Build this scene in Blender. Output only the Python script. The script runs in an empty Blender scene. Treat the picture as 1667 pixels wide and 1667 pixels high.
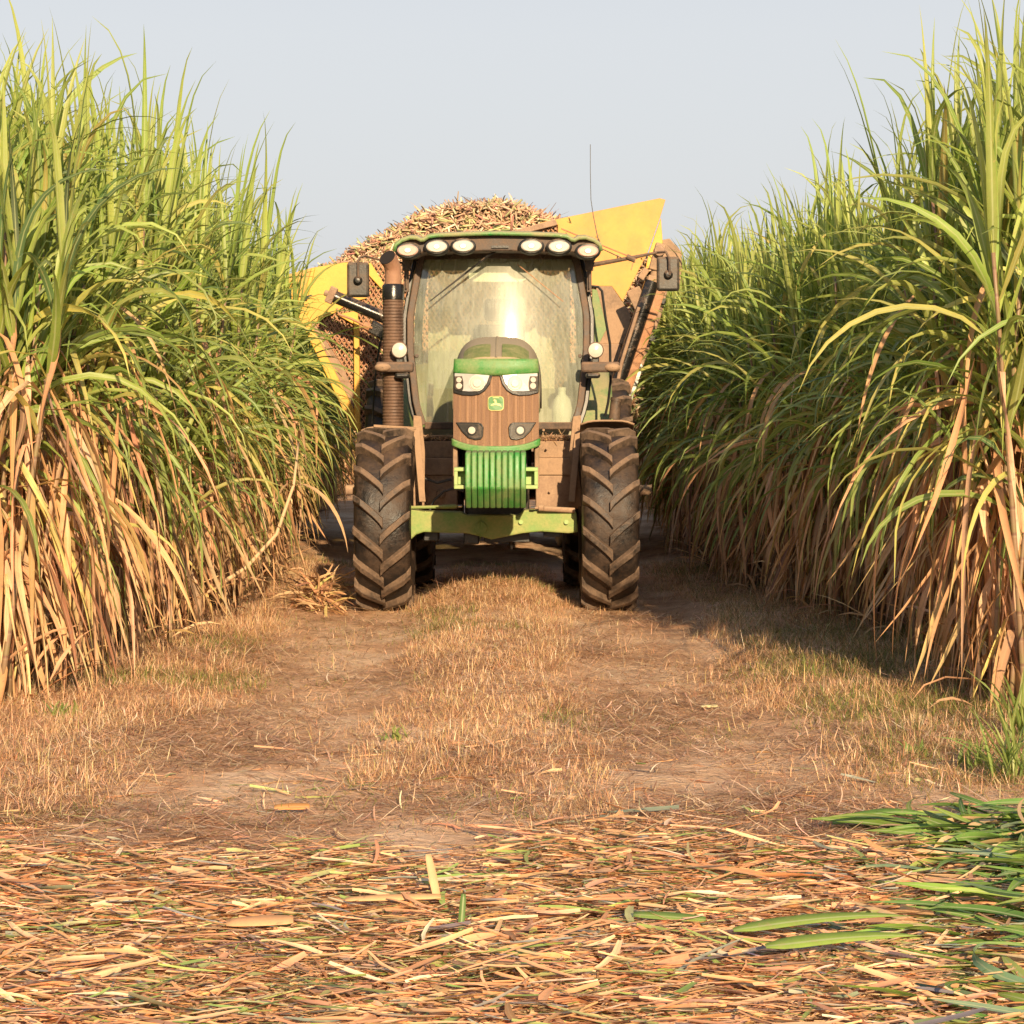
import bpy, math, random
import numpy as np
from mathutils import Vector, Matrix
R = math.radians
random.seed(7); rng = np.random.default_rng(11)
S = bpy.context.scene; COL = S.collection
F = 4000.0; CH = 1.6                      # focal length in photo pixels, eye height in metres
def W(px, py, D): return ((px-833.5)*D/F, D, CH-(py-665)*D/F)
def WX(px, D): return (px-833.5)*D/F
def WZ(py, D): return CH-(py-665)*D/F

# ------------------------------------------------------------------ materials
def nt(name):
    m = bpy.data.materials.new(name); m.use_nodes = True
    t = m.node_tree; t.nodes.clear()
    o = t.nodes.new('ShaderNodeOutputMaterial'); return m, t, o
def N(t, typ, **kw):
    n = t.nodes.new(typ)
    for k, v in kw.items():
        if k in n.inputs: n.inputs[k].default_value = v
        else: setattr(n, k, v)
    return n
def ramp(t, fac, stops):
    r = t.nodes.new('ShaderNodeValToRGB'); e = r.color_ramp.elements
    while len(e) < len(stops): e.new(0.5)
    for i, (p, c) in enumerate(stops):
        e[i].position = p; e[i].color = (*c, 1) if len(c) == 3 else c
    t.links.new(fac, r.inputs[0]); return r
def mixc(t, fac, a, b, mode='MIX'):
    m = t.nodes.new('ShaderNodeMix'); m.data_type = 'RGBA'; m.blend_type = mode
    for s, v in ((0, fac), (6, a), (7, b)):
        if hasattr(v, 'links'): t.links.new(v, m.inputs[s])
        else: m.inputs[s].default_value = v if s == 0 else (*v, 1)
    return m.outputs[2]
DUST = (0.36, 0.235, 0.15)
def grime(name, base, amt=0.5, dust=DUST, rough=0.5, metal=0.0, scale=6.0, bump=0.15, top=0.5, rust=None, coat=0.0):
    """painted or bare material with patchy settled dust; more of it on faces turned up"""
    m, t, o = nt(name); L = t.links.new
    tc = N(t, 'ShaderNodeTexCoord')
    n1 = N(t, 'ShaderNodeTexNoise', Scale=scale, Detail=8.0, Roughness=0.65); L(tc.outputs['Object'], n1.inputs['Vector'])
    n2 = N(t, 'ShaderNodeTexNoise', Scale=scale*9, Detail=5.0, Roughness=0.7); L(tc.outputs['Object'], n2.inputs['Vector'])
    g = N(t, 'ShaderNodeNewGeometry'); sx = N(t, 'ShaderNodeSeparateXYZ'); L(g.outputs['Normal'], sx.inputs[0])
    mr = N(t, 'ShaderNodeMapRange'); L(sx.outputs[2], mr.inputs[0]); mr.inputs[1].default_value = 0.1; mr.inputs[2].default_value = 1.0
    mr.inputs[4].default_value = top
    a = N(t, 'ShaderNodeMath', operation='ADD'); L(n1.outputs[0], a.inputs[0]); L(mr.outputs[0], a.inputs[1])
    b = N(t, 'ShaderNodeMath', operation='MULTIPLY_ADD'); L(n2.outputs[0], b.inputs[0]); b.inputs[1].default_value = 0.35; L(a.outputs[0], b.inputs[2])
    lo = 1.20-amt
    f = N(t, 'ShaderNodeMapRange'); L(b.outputs[0], f.inputs[0]); f.inputs[1].default_value = lo-0.22; f.inputs[2].default_value = lo+0.22
    c = mixc(t, f.outputs[0], base, dust)
    if rust:
        n3 = N(t, 'ShaderNodeTexNoise', Scale=2.3, Detail=9.0, Roughness=0.7); L(tc.outputs['Object'], n3.inputs['Vector'])
        rr = N(t, 'ShaderNodeMapRange'); L(n3.outputs[0], rr.inputs[0]); rr.inputs[1].default_value = 0.5; rr.inputs[2].default_value = 0.75; rr.inputs[4].default_value = 0.7
        c = mixc(t, rr.outputs[0], c, rust)
    v = mixc(t, n2.outputs[0], (0.8, 0.8, 0.8), (1.2, 1.2, 1.2)); c = mixc(t, 1.0, c, v, 'MULTIPLY')
    p = N(t, 'ShaderNodeBsdfPrincipled'); L(c, p.inputs['Base Color']); p.inputs['Metallic'].default_value = metal
    r = N(t, 'ShaderNodeMapRange'); L(f.outputs[0], r.inputs[0]); r.inputs[3].default_value = rough; r.inputs[4].default_value = 0.88
    L(r.outputs[0], p.inputs['Roughness'])
    if coat: p.inputs['Coat Weight'].default_value = coat
    bp = N(t, 'ShaderNodeBump', Strength=bump, Distance=0.01); L(n2.outputs[0], bp.inputs['Height']); L(bp.outputs[0], p.inputs['Normal'])
    L(p.outputs[0], o.inputs[0]); return m
def plain(name, col, rough=0.5, metal=0.0, **kw):
    m, t, o = nt(name); p = N(t, 'ShaderNodeBsdfPrincipled'); p.inputs['Base Color'].default_value = (*col, 1)
    tc = N(t, 'ShaderNodeTexCoord'); n = N(t, 'ShaderNodeTexNoise', Scale=60.0, Detail=4.0); t.links.new(tc.outputs['Object'], n.inputs['Vector'])
    t.links.new(mixc(t, n.outputs[0], tuple(x*0.85 for x in col), tuple(min(1, x*1.12) for x in col)), p.inputs['Base Color'])
    p.inputs['Roughness'].default_value = rough; p.inputs['Metallic'].default_value = metal
    for k, v in kw.items(): p.inputs[k].default_value = v
    t.links.new(p.outputs[0], o.inputs[0]); return m
def leafmat(name, trans=0.35, rough=0.45, spec=0.4, rib=(0.5, 0.52, 0.3), ribamt=0.8, spots=0.3, blotch=None):
    m, t, o = nt(name); L = t.links.new
    a = N(t, 'ShaderNodeAttribute', attribute_name='tint')
    tc = N(t, 'ShaderNodeTexCoord'); n = N(t, 'ShaderNodeTexNoise', Scale=9.0, Detail=6.0, Roughness=0.7); L(tc.outputs['Object'], n.inputs['Vector'])
    v = mixc(t, n.outputs[0], (1-spots,)*3, (1+spots,)*3); c = mixc(t, 1.0, a.outputs['Color'], v, 'MULTIPLY')
    r = N(t, 'ShaderNodeMapRange'); L(a.outputs['Alpha'], r.inputs[0]); r.inputs[1].default_value = 0.78; r.inputs[2].default_value = 0.92; r.inputs[4].default_value = ribamt
    c = mixc(t, r.outputs[0], c, rib)
    if blotch:
        n2 = N(t, 'ShaderNodeTexNoise', Scale=26.0, Detail=6.0, Roughness=0.75); L(tc.outputs['Object'], n2.inputs['Vector'])
        q = N(t, 'ShaderNodeMapRange'); L(n2.outputs[0], q.inputs[0]); q.inputs[1].default_value = 0.57; q.inputs[2].default_value = 0.70; q.inputs[4].default_value = 0.75
        c = mixc(t, q.outputs[0], c, blotch)
    p = N(t, 'ShaderNodeBsdfPrincipled'); L(c, p.inputs['Base Color']); p.inputs['Roughness'].default_value = rough
    p.inputs['Specular IOR Level'].default_value = spec
    tr = N(t, 'ShaderNodeBsdfTranslucent'); L(mixc(t, 1.0, c, (1.25, 1.2, 0.6), 'MULTIPLY'), tr.inputs[0])
    mx = N(t, 'ShaderNodeMixShader'); mx.inputs[0].default_value = trans; L(p.outputs[0], mx.inputs[1]); L(tr.outputs[0], mx.inputs[2])
    L(mx.outputs[0], o.inputs[0]); return m
M = {}
M['green'] = grime('green_paint', (0.035, 0.21, 0.045), amt=0.50, dust=(0.30, 0.27, 0.14), rough=0.35, coat=0.2, top=0.30)
M['green_clean'] = grime('green_paint_bright', (0.035, 0.21, 0.04), amt=0.42, dust=(0.26, 0.27, 0.13), rough=0.4, top=0.15)
M['green_axle'] = grime('green_axle_paint', (0.10, 0.26, 0.04), amt=0.60, dust=(0.30, 0.31, 0.12), rough=0.45, top=0.2)
M['lime'] = grime('lime_bracket_paint', (0.24, 0.42, 0.12), amt=0.45, dust=(0.38, 0.38, 0.2), rough=0.5, top=0.1)
M['dusty'] = grime('dust_caked_metal', (0.12, 0.085, 0.06), amt=0.66, dust=(0.33, 0.215, 0.135), rough=0.8, bump=0.5, scale=4)
M['black'] = grime('dusty_black_plastic', (0.020, 0.018, 0.016), amt=0.36, dust=(0.20, 0.135, 0.09), rough=0.42, scale=5)
M['blackpl'] = grime('black_trim', (0.012, 0.012, 0.012), amt=0.18, rough=0.4, top=0.3)
M['pillar'] = grime('brown_dusty_pillar', (0.030, 0.022, 0.018), amt=0.46, dust=(0.19, 0.12, 0.08), rough=0.5, scale=7)
M['rubber'] = grime('muddy_rubber', (0.008, 0.008, 0.009), amt=0.40, dust=(0.085, 0.050, 0.030), rough=0.35, scale=3.5, bump=0.6, top=0.1)
M['lug'] = grime('muddy_lug_rubber', (0.022, 0.018, 0.016), amt=0.46, dust=(0.20, 0.13, 0.085), rough=0.45, scale=6, bump=0.5, top=0.3)
M['yellow'] = grime('yellow_bin_paint', (0.64, 0.34, 0.035), amt=0.38, dust=(0.55, 0.31, 0.11), rough=0.5, scale=3, top=0.2)
M['yellowrust'] = grime('rusty_yellow_paint', (0.62, 0.32, 0.05), amt=0.48, dust=(0.52, 0.27, 0.11), rough=0.55, scale=2, rust=(0.40, 0.17, 0.07))
M['rust'] = grime('rusty_steel', (0.30, 0.13, 0.06), amt=0.5, dust=(0.42, 0.24, 0.14), rough=0.8, bump=0.4)
M['pinkrust'] = grime('faded_rust_panel', (0.24, 0.15, 0.10), amt=0.45, dust=(0.38, 0.26, 0.17), rough=0.8)
M['chrome'] = plain('headlight_reflector', (0.55, 0.54, 0.52), 0.3, 0.4)
M['lens'] = plain('clear_lamp_lens', (0.52, 0.48, 0.42), 0.25, 0.0, **{'Coat Weight': 0.5})
M['lensred'] = plain('pinkish_lamp_lens', (0.52, 0.34, 0.28), 0.25, 0.0, **{'Coat Weight': 0.5})
M['steelrod'] = plain('polished_rod', (0.75, 0.75, 0.75), 0.2, 1.0)
M['cylblack'] = grime('gloss_black_cylinder', (0.012, 0.011, 0.011), amt=0.25, rough=0.22, scale=8, top=0.2)
M['muffler'] = grime('brown_muffler_steel', (0.07, 0.042, 0.03), amt=0.42, dust=(0.19, 0.11, 0.07), rough=0.45, metal=0.3, scale=5)
M['rustpipe'] = grime('brown_exhaust_pipe', (0.26, 0.13, 0.08), amt=0.5, dust=(0.34, 0.2, 0.12), rough=0.6)
M['pipe_mouth_black'] = plain('pipe_mouth_black', (0.012, 0.008, 0.007), 0.9)
M['bulbgrey'] = plain('lamp_bulb_grey', (0.55, 0.52, 0.48), 0.3)
M['badgegreen'] = plain('badge_green', (0.03, 0.17, 0.03), 0.4)
M['badgeyellow'] = plain('badge_yellow', (0.55, 0.50, 0.18), 0.4)
M['vent'] = grime('vent_louvre', (0.10, 0.15, 0.025), amt=0.42, dust=(0.30, 0.27, 0.12), rough=0.6, top=0.1)
M['seat'] = plain('black_seat_cloth', (0.03, 0.03, 0.028), 0.9)
M['interior'] = plain('beige_cab_lining', (0.33, 0.31, 0.22), 0.8)
M['whitepl'] = plain('white_plastic', (0.72, 0.74, 0.66), 0.5)
M['rimyellow'] = grime('yellow_rim_paint', (0.6, 0.4, 0.03), amt=0.5, rough=0.5)
def hooddust():
    return grime('dusty_hood_top', (0.06, 0.22, 0.06), amt=0.78, dust=(0.34, 0.27, 0.17), rough=0.4, top=0.25)
M['hood'] = hooddust()
def grillemat():
    m, t, o = nt('dust_filled_grille'); L = t.links.new
    tc = N(t, 'ShaderNodeTexCoord'); mp = N(t, 'ShaderNodeMapping'); mp.inputs['Scale'].default_value = (1, 1, 0.08); L(tc.outputs['Object'], mp.inputs[0])
    n = N(t, 'ShaderNodeTexNoise', Scale=38.0, Detail=4.0); L(mp.outputs[0], n.inputs['Vector'])
    w = N(t, 'ShaderNodeTexWave', Scale=5.2, Distortion=0.6); w.bands_direction = 'X'; L(tc.outputs['Object'], w.inputs['Vector'])
    c = ramp(t, n.outputs[0], [(0.3, (0.17, 0.098, 0.062)), (0.7, (0.225, 0.135, 0.085))])
    r2 = ramp(t, w.outputs[0], [(0.80, (0, 0, 0)), (0.97, (1, 1, 1))])
    c2 = mixc(t, r2.outputs[0], c.outputs[0], (0.28, 0.17, 0.105)); ck0 = N(t, 'ShaderNodeTexVoronoi', Scale=150.0); L(tc.outputs['Object'], ck0.inputs['Vector']); c2 = mixc(t, 0.5, c2, ramp(t, ck0.outputs[0], [(0.0, (0.45, 0.4, 0.38)), (0.5, (1.2, 1.15, 1.1))]).outputs[0], 'MULTIPLY')
    ck = N(t, 'ShaderNodeTexVoronoi', Scale=170.0); L(tc.outputs['Object'], ck.inputs['Vector'])
    c3 = mixc(t, 0.35, c2, ck.outputs[0], 'MULTIPLY')
    p = N(t, 'ShaderNodeBsdfPrincipled', Roughness=0.85); L(c2, p.inputs['Base Color'])
    b = N(t, 'ShaderNodeBump', Strength=0.6, Distance=0.004); L(ck.outputs[0], b.inputs['Height']); L(b.outputs[0], p.inputs['Normal'])
    L(p.outputs[0], o.inputs[0]); return m
M['grille'] = grillemat()
def glassmat(name, dust_amt, dustcol=(0.62, 0.60, 0.40), tint=(0.80, 0.86, 0.66), rough=0.08):
    m, t, o = nt(name); L = t.links.new
    tc = N(t, 'ShaderNodeTexCoord'); n = N(t, 'ShaderNodeTexNoise', Scale=2.2, Detail=7.0, Roughness=0.6); L(tc.outputs['Object'], n.inputs['Vector'])
    mp = N(t, 'ShaderNodeMapping'); mp.inputs['Scale'].default_value = (1, 1, 0.15); L(tc.outputs['Object'], mp.inputs[0])
    n2 = N(t, 'ShaderNodeTexNoise', Scale=30.0, Detail=4.0); L(mp.outputs[0], n2.inputs['Vector'])
    f = N(t, 'ShaderNodeMath', operation='MULTIPLY'); L(n.outputs[0], f.inputs[0]); L(n2.outputs[0], f.inputs[1])
    mr = N(t, 'ShaderNodeMapRange'); L(f.outputs[0], mr.inputs[0]); mr.inputs[1].default_value = 0.12; mr.inputs[2].default_value = 0.40
    mr.inputs[3].default_value = dust_amt*0.6; mr.inputs[4].default_value = min(0.95, dust_amt*1.4)
    tr = N(t, 'ShaderNodeBsdfTransparent'); tr.inputs[0].default_value = (*tint, 1)
    df = N(t, 'ShaderNodeBsdfDiffuse'); df.inputs[0].default_value = (*dustcol, 1)
    m1 = N(t, 'ShaderNodeMixShader'); L(mr.outputs[0], m1.inputs[0]); L(tr.outputs[0], m1.inputs[1]); L(df.outputs[0], m1.inputs[2])
    gl = N(t, 'ShaderNodeBsdfGlossy'); gl.inputs['Roughness'].default_value = rough
    gl2 = N(t, 'ShaderNodeBsdfGlossy'); gl2.inputs['Roughness'].default_value = 0.34; gl2.inputs['Color'].default_value = (1, 0.97, 0.85, 1)
    mg = N(t, 'ShaderNodeMixShader'); mg.inputs[0].default_value = 0.38; L(gl.outputs[0], mg.inputs[1]); L(gl2.outputs[0], mg.inputs[2])
    fr = N(t, 'ShaderNodeFresnel', IOR=1.75)
    m2 = N(t, 'ShaderNodeMixShader'); L(fr.outputs[0], m2.inputs[0]); L(m1.outputs[0], m2.inputs[1]); L(mg.outputs[0], m2.inputs[2])
    L(m2.outputs[0], o.inputs[0]); return m
M['glass'] = glassmat('dusty_windscreen_glass', 0.30, dustcol=(0.58, 0.61, 0.50), tint=(0.80, 0.85, 0.74))
M['glass2'] = glassmat('cab_side_glass', 0.15)
M['glass3'] = glassmat('dusty_rear_glass', 0.6, dustcol=(0.6, 0.62, 0.5))
M['leaf'] = leafmat('cane_green_leaf', rib=(0.46, 0.50, 0.24), ribamt=0.6, blotch=(0.42, 0.33, 0.13))
M['wilted'] = leafmat('wilted_green_leaf', trans=0.2, rough=0.65, spec=0.2, rib=(0.42, 0.44, 0.26), ribamt=0.5, spots=0.4, blotch=(0.34, 0.28, 0.13))
M['dry'] = leafmat('cane_dry_leaf', trans=0.22, rough=0.7, spec=0.2, rib=(0.45, 0.30, 0.17), ribamt=0.5, spots=0.45, blotch=(0.22, 0.15, 0.11))
M['grass'] = leafmat('dry_grass_blade', trans=0.2, rough=0.7, spec=0.15, ribamt=0)
M['trash'] = leafmat('cut_leaf_litter', trans=0.1, rough=0.65, spec=0.25, rib=(0.5, 0.36, 0.2), ribamt=0.35, spots=0.4, blotch=(0.30, 0.17, 0.11))
M['billet'] = leafmat('cane_billet', trans=0.0, rough=0.6, spec=0.3, ribamt=0, spots=0.35)
def stalkmat():
    m, t, o = nt('cane_stalk'); L = t.links.new
    tc = N(t, 'ShaderNodeTexCoord'); sx = N(t, 'ShaderNodeSeparateXYZ'); L(tc.outputs['Object'], sx.inputs[0])
    md = N(t, 'ShaderNodeMath', operation='MODULO'); L(sx.outputs[2], md.inputs[0]); md.inputs[1].default_value = 0.13
    r = ramp(t, md.outputs[0], [(0.0, (0.35, 0.28, 0.16)), (0.016, (0.10, 0.05, 0.035)), (0.03, (0.20, 0.19, 0.07)), (0.11, (0.24, 0.17, 0.09))])
    n = N(t, 'ShaderNodeTexNoise', Scale=12.0, Detail=5.0); L(tc.outputs['Object'], n.inputs['Vector'])
    c = mixc(t, n.outputs[0], r.outputs[0], (0.22, 0.12, 0.08))
    p = N(t, 'ShaderNodeBsdfPrincipled', Roughness=0.5); L(c, p.inputs['Base Color']); L(p.outputs[0], o.inputs[0]); return m
M['stalk'] = stalkmat()
def groundmat():
    m, t, o = nt('dirt_and_straw_ground'); L = t.links.new
    tc = N(t, 'ShaderNodeTexCoord')
    def noise(sc, d=8, stretch=None, rough=0.6):
        n = N(t, 'ShaderNodeTexNoise', Scale=sc, Detail=float(d), Roughness=rough)
        if stretch:
            mp = N(t, 'ShaderNodeMapping'); mp.inputs['Scale'].default_value = stretch; L(tc.outputs['Object'], mp.inputs[0]); L(mp.outputs[0], n.inputs['Vector'])
        else: L(tc.outputs['Object'], n.inputs['Vector'])
        return n
    a = noise(1.3, stretch=(1, 0.6, 1)); b = noise(22, stretch=(0.5, 1.6, 1)); c = noise(120, 4, stretch=(0.4, 2.2, 1))
    r1 = ramp(t, a.outputs[0], [(0.36, (0.50, 0.31, 0.20)), (0.48, (0.68, 0.47, 0.32)), (0.60, (0.80, 0.62, 0.46))])
    r2 = ramp(t, b.outputs[0], [(0.3, (0.72, 0.67, 0.62)), (0.65, (1.15, 1.1, 1.05))])
    r3 = ramp(t, c.outputs[0], [(0.35, (0.65, 0.6, 0.55)), (0.6, (1.2, 1.15, 1.1))])
    col = mixc(t, 1.0, r1.outputs[0], r2.outputs[0], 'MULTIPLY'); col = mixc(t, 0.8, col, r3.outputs[0], 'MULTIPLY')
    p = N(t, 'ShaderNodeBsdfPrincipled', Roughness=0.95); L(col, p.inputs['Base Color']); p.inputs['Specular IOR Level'].default_value = 0.1
    h = N(t, 'ShaderNodeMath', operation='MULTIPLY_ADD'); L(c.outputs[0], h.inputs[0]); h.inputs[1].default_value = 0.4; L(b.outputs[0], h.inputs[2])
    bp = N(t, 'ShaderNodeBump', Strength=0.9, Distance=0.03); L(h.outputs[0], bp.inputs['Height']); L(bp.outputs[0], p.inputs['Normal'])
    L(p.outputs[0], o.inputs[0]); return m
M['ground'] = groundmat()

# ------------------------------------------------------------------ objects
def tag(o, label=None, cat=None, group=None, kind=None):
    if label: o['label'] = label
    if cat: o['category'] = cat
    if group: o['group'] = group
    if kind: o['kind'] = kind
    return o
def empty(name, loc, label, cat, group=None):
    e = bpy.data.objects.new(name, None); e.empty_display_size = 0.3; e.location = loc; COL.objects.link(e)
    return tag(e, label, cat, group)
class MB:
    def __init__(s): s.v = []; s.f = []
    def add(s, vs, fs):
        k = len(s.v); s.v += [tuple(v) for v in vs]; s.f += [tuple(i+k for i in f) for f in fs]; return s
    def box(s, x0, x1, y0, y1, z0, z1):
        return s.add([(x0,y0,z0),(x1,y0,z0),(x1,y1,z0),(x0,y1,z0),(x0,y0,z1),(x1,y0,z1),(x1,y1,z1),(x0,y1,z1)],
                     [(0,3,2,1),(4,5,6,7),(0,1,5,4),(1,2,6,5),(2,3,7,6),(3,0,4,7)])
    def prism(s, pts, y0, y1, yf=None):
        """polygon given as (x, z), extruded along y; yf(x, z) adds a per-point offset"""
        n = len(pts); yf = yf or (lambda x, z: 0)
        vs = [(x, y0+yf(x, z), z) for x, z in pts]+[(x, y1+yf(x, z), z) for x, z in pts]
        a = sum(pts[i][0]*pts[(i+1) % n][1]-pts[(i+1) % n][0]*pts[i][1] for i in range(n))
        fs = [tuple(range(n)), tuple(range(2*n-1, n-1, -1))]+[(i, i+n, (i+1) % n+n, (i+1) % n) for i in range(n)]
        if a < 0: fs = [tuple(reversed(f)) for f in fs]
        return s.add(vs, fs)
    def tube(s, pts, r, n=10, cap=True):
        pts = [Vector(p) for p in pts]; rs = r if isinstance(r, (list, tuple)) else [r]*len(pts)
        k = len(s.v); up = None
        for i, p in enumerate(pts):
            d = (pts[min(i+1, len(pts)-1)]-pts[max(i-1, 0)]).normalized()
            if up is None: up = Vector((0, 0, 1)) if abs(d.z) < 0.9 else Vector((0, 1, 0))
            a = d.cross(up).normalized(); b = a.cross(d).normalized(); up = b
            for j in range(n):
                q = p+(a*math.cos(2*math.pi*j/n)+b*math.sin(2*math.pi*j/n))*rs[i]; s.v.append(tuple(q))
        for i in range(len(pts)-1):
            for j in range(n):
                s.f.append((k+i*n+j, k+i*n+(j+1) % n, k+(i+1)*n+(j+1) % n, k+(i+1)*n+j))
        if cap:
            s.f.append(tuple(k+j for j in range(n-1, -1, -1))); s.f.append(tuple(k+(len(pts)-1)*n+j for j in range(n)))
        return s
    def bar(s, a, b, w, h, up=(0, 0, 1)):
        a = Vector(a); b = Vector(b); d = (b-a).normalized(); u = Vector(up)
        x = d.cross(u).normalized()*w/2; z = x.cross(d).normalized()*h/2
        vs = [a-x-z, a+x-z, a+x+z, a-x+z, b-x-z, b+x-z, b+x+z, b-x+z]
        return s.add(vs, [(0,1,2,3),(7,6,5,4),(0,4,5,1),(1,5,6,2),(2,6,7,3),(3,7,4,0)])
    def lathe(s, prof, c, axis='x', n=48):
        """profile (a, r) round an axis through c"""
        k = len(s.v); m = len(prof); c = Vector(c)
        for j in range(n):
            t = 2*math.pi*j/n
            for a, r in prof:
                if axis == 'x': p = Vector((a, r*math.cos(t), r*math.sin(t)))
                elif axis == 'y': p = Vector((r*math.cos(t), a, r*math.sin(t)))
                else: p = Vector((r*math.cos(t), r*math.sin(t), a))
                s.v.append(tuple(c+p))
        for j in range(n):
            for i in range(m-1):
                s.f.append((k+j*m+i, k+j*m+i+1, k+((j+1) % n)*m+i+1, k+((j+1) % n)*m+i))
        return s
    def grid(s, fn, nu, nv):
        k = len(s.v)
        for i in range(nu+1):
            for j in range(nv+1): s.v.append(tuple(fn(i/nu, j/nv)))
        for i in range(nu):
            for j in range(nv):
                a = k+i*(nv+1)+j; s.f.append((a, a+1, a+nv+2, a+nv+1))
        return s
def rootloc(o):
    while o.parent: o = o.parent
    return o.location
def part(name, mb, mat, parent=None, bevel=0.0, smooth=False, solid=0.0, label=None, recalc=True):
    off = rootloc(parent) if parent else Vector((0, 0, 0))
    me = bpy.data.meshes.new(name)
    me.from_pydata([(v[0]-off[0], v[1]-off[1], v[2]-off[2]) for v in mb.v], [], mb.f); me.update()
    if recalc:
        import bmesh
        b = bmesh.new(); b.from_mesh(me); bmesh.ops.recalc_face_normals(b, faces=b.faces); b.to_mesh(me); b.free()
    o = bpy.data.objects.new(name, me); COL.objects.link(o); o.data.materials.append(M[mat] if isinstance(mat, str) else mat)
    if parent: o.parent = parent
    if solid:
        m = o.modifiers.new('solid', 'SOLIDIFY'); m.thickness = solid; m.offset = 0
    if bevel:
        m = o.modifiers.new('bevel', 'BEVEL'); m.width = bevel; m.segments = 2; m.limit_method = 'ANGLE'; m.angle_limit = R(35)
    if smooth:
        me.polygons.foreach_set('use_smooth', [True]*len(me.polygons))
        if smooth != 'all':
            try: me.set_sharp_from_angle(angle=R(38))
            except Exception: pass
    if label: o['label'] = label
    return o

# ------------------------------------------------------------------ ribbons (leaves, blades, strips) in bulk
def ribbons(P, az, el, bend, L, Wd, col, segs=8, across=3, fold=0.25, twist=0.0, curl=0.0, pw=1.4, prof='leaf'):
    n = len(P); P = np.asarray(P, float)
    b = lambda a: np.broadcast_to(np.asarray(a, float), (n,)).copy(); pw = b(pw)[:, None]
    az, el, bend, L, Wd, twist, curl = map(b, (az, el, bend, L, Wd, twist, curl))
    t = np.linspace(0, 1, segs+1)[None, :]
    E = el[:, None]-bend[:, None]*t**pw; E = np.maximum(E, -1.52); A = az[:, None]+curl[:, None]*t
    d = np.stack([np.cos(E)*np.cos(A), np.cos(E)*np.sin(A), np.sin(E)], -1)
    st = d[:, :-1]*(L[:, None, None]/segs); pos = np.concatenate([np.zeros((n, 1, 3)), np.cumsum(st, 1)], 1)+P[:, None]
    side = np.stack([-np.sin(A), np.cos(A), np.zeros_like(A)], -1); nor = np.cross(d, side)
    T = twist[:, None]*t
    s2 = side*np.cos(T)[..., None]+nor*np.sin(T)[..., None]; n2 = np.cross(d, s2)
    if prof == 'leaf': w = np.minimum(1, 0.35+t*5)*np.clip(1-t**2.4, 0.02, 1)
    elif prof == 'blade': w = np.clip(1-t**1.6, 0.03, 1)
    else: w = np.clip(0.75+0.25*np.sin(t*3.1), 0, 1)*np.where((t > 0.99) | (t < 0.01), 0.8, 1)
    w = w*Wd[:, None]/2
    if across == 3:
        V = np.stack([pos-s2*w[..., None], pos-n2*(fold*w)[..., None], pos+s2*w[..., None]], 2); al = np.array([0, 1, 0.])
    else:
        V = np.stack([pos-s2*w[..., None], pos+s2*w[..., None]], 2); al = np.array([0, 0.])
    C = np.broadcast_to(np.asarray(col, float)[:, None, None, :], V.shape).copy()
    Aa = np.broadcast_to(al[None, None, :, None], V.shape[:3]+(1,))
    C = np.concatenate([C, Aa], -1)
    m = across; base = (np.arange(n)*(segs+1)*m)[:, None, None]
    i = np.arange(segs)[None, :, None]; j = np.arange(m-1)[None, None, :]
    q = base+i*m+j
    Fq = np.stack([q, q+1, q+m+1, q+m], -1).reshape(-1, 4)
    return V.reshape(-1, 3), Fq, C.reshape(-1, 4)
def join(parts):
    vs, fs, cs = [], [], []; k = 0
    for v, f, c in parts:
        vs.append(v); fs.append(f+k); cs.append(c); k += len(v)
    return np.concatenate(vs), np.concatenate(fs), np.concatenate(cs)
def bulk(name, data, mat, smooth=True):
    V, Fq, C = data; me = bpy.data.meshes.new(name)
    me.vertices.add(len(V)); me.vertices.foreach_set('co', V.astype(np.float32).ravel())
    me.loops.add(Fq.size); me.loops.foreach_set('vertex_index', Fq.astype(np.int32).ravel())
    me.polygons.add(len(Fq)); me.polygons.foreach_set('loop_start', np.arange(0, Fq.size, 4, dtype=np.int32))
    me.polygons.foreach_set('loop_total', np.full(len(Fq), 4, dtype=np.int32))
    if smooth: me.polygons.foreach_set('use_smooth', np.ones(len(Fq), dtype=bool))
    at = me.color_attributes.new('tint', 'FLOAT_COLOR', 'POINT'); at.data.foreach_set('color', C.astype(np.float32).ravel())
    me.update(calc_edges=True); me.materials.append(M[mat]); return me
def place(name, me, parent=None, loc=(0, 0, 0)):
    o = bpy.data.objects.new(name, me); o.location = loc; COL.objects.link(o)
    if parent: o.parent = parent
    return o
def pick(pal, n, jit=0.15):
    pal = [(w, c) for w, c in pal]; ws = np.array([w for w, _ in pal], float); ws /= ws.sum()
    cs = np.array([c for _, c in pal], float)[rng.choice(len(pal), n, p=ws)]
    return cs*(1+rng.normal(0, jit, (n, 1)))*(1+rng.normal(0, jit*0.3, (n, 3)))
U = lambda a, b, n: rng.uniform(a, b, n)
GREENS = [(5, (0.25, 0.33, 0.07)), (3, (0.17, 0.25, 0.06)), (4, (0.34, 0.40, 0.11)), (1, (0.11, 0.18, 0.07)), (1, (0.46, 0.42, 0.12))]
DRYS = [(5, (0.56, 0.32, 0.17)), (4, (0.66, 0.44, 0.26)), (2, (0.36, 0.19, 0.10)), (1, (0.20, 0.12, 0.08)), (1, (0.52, 0.42, 0.16))]

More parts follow.
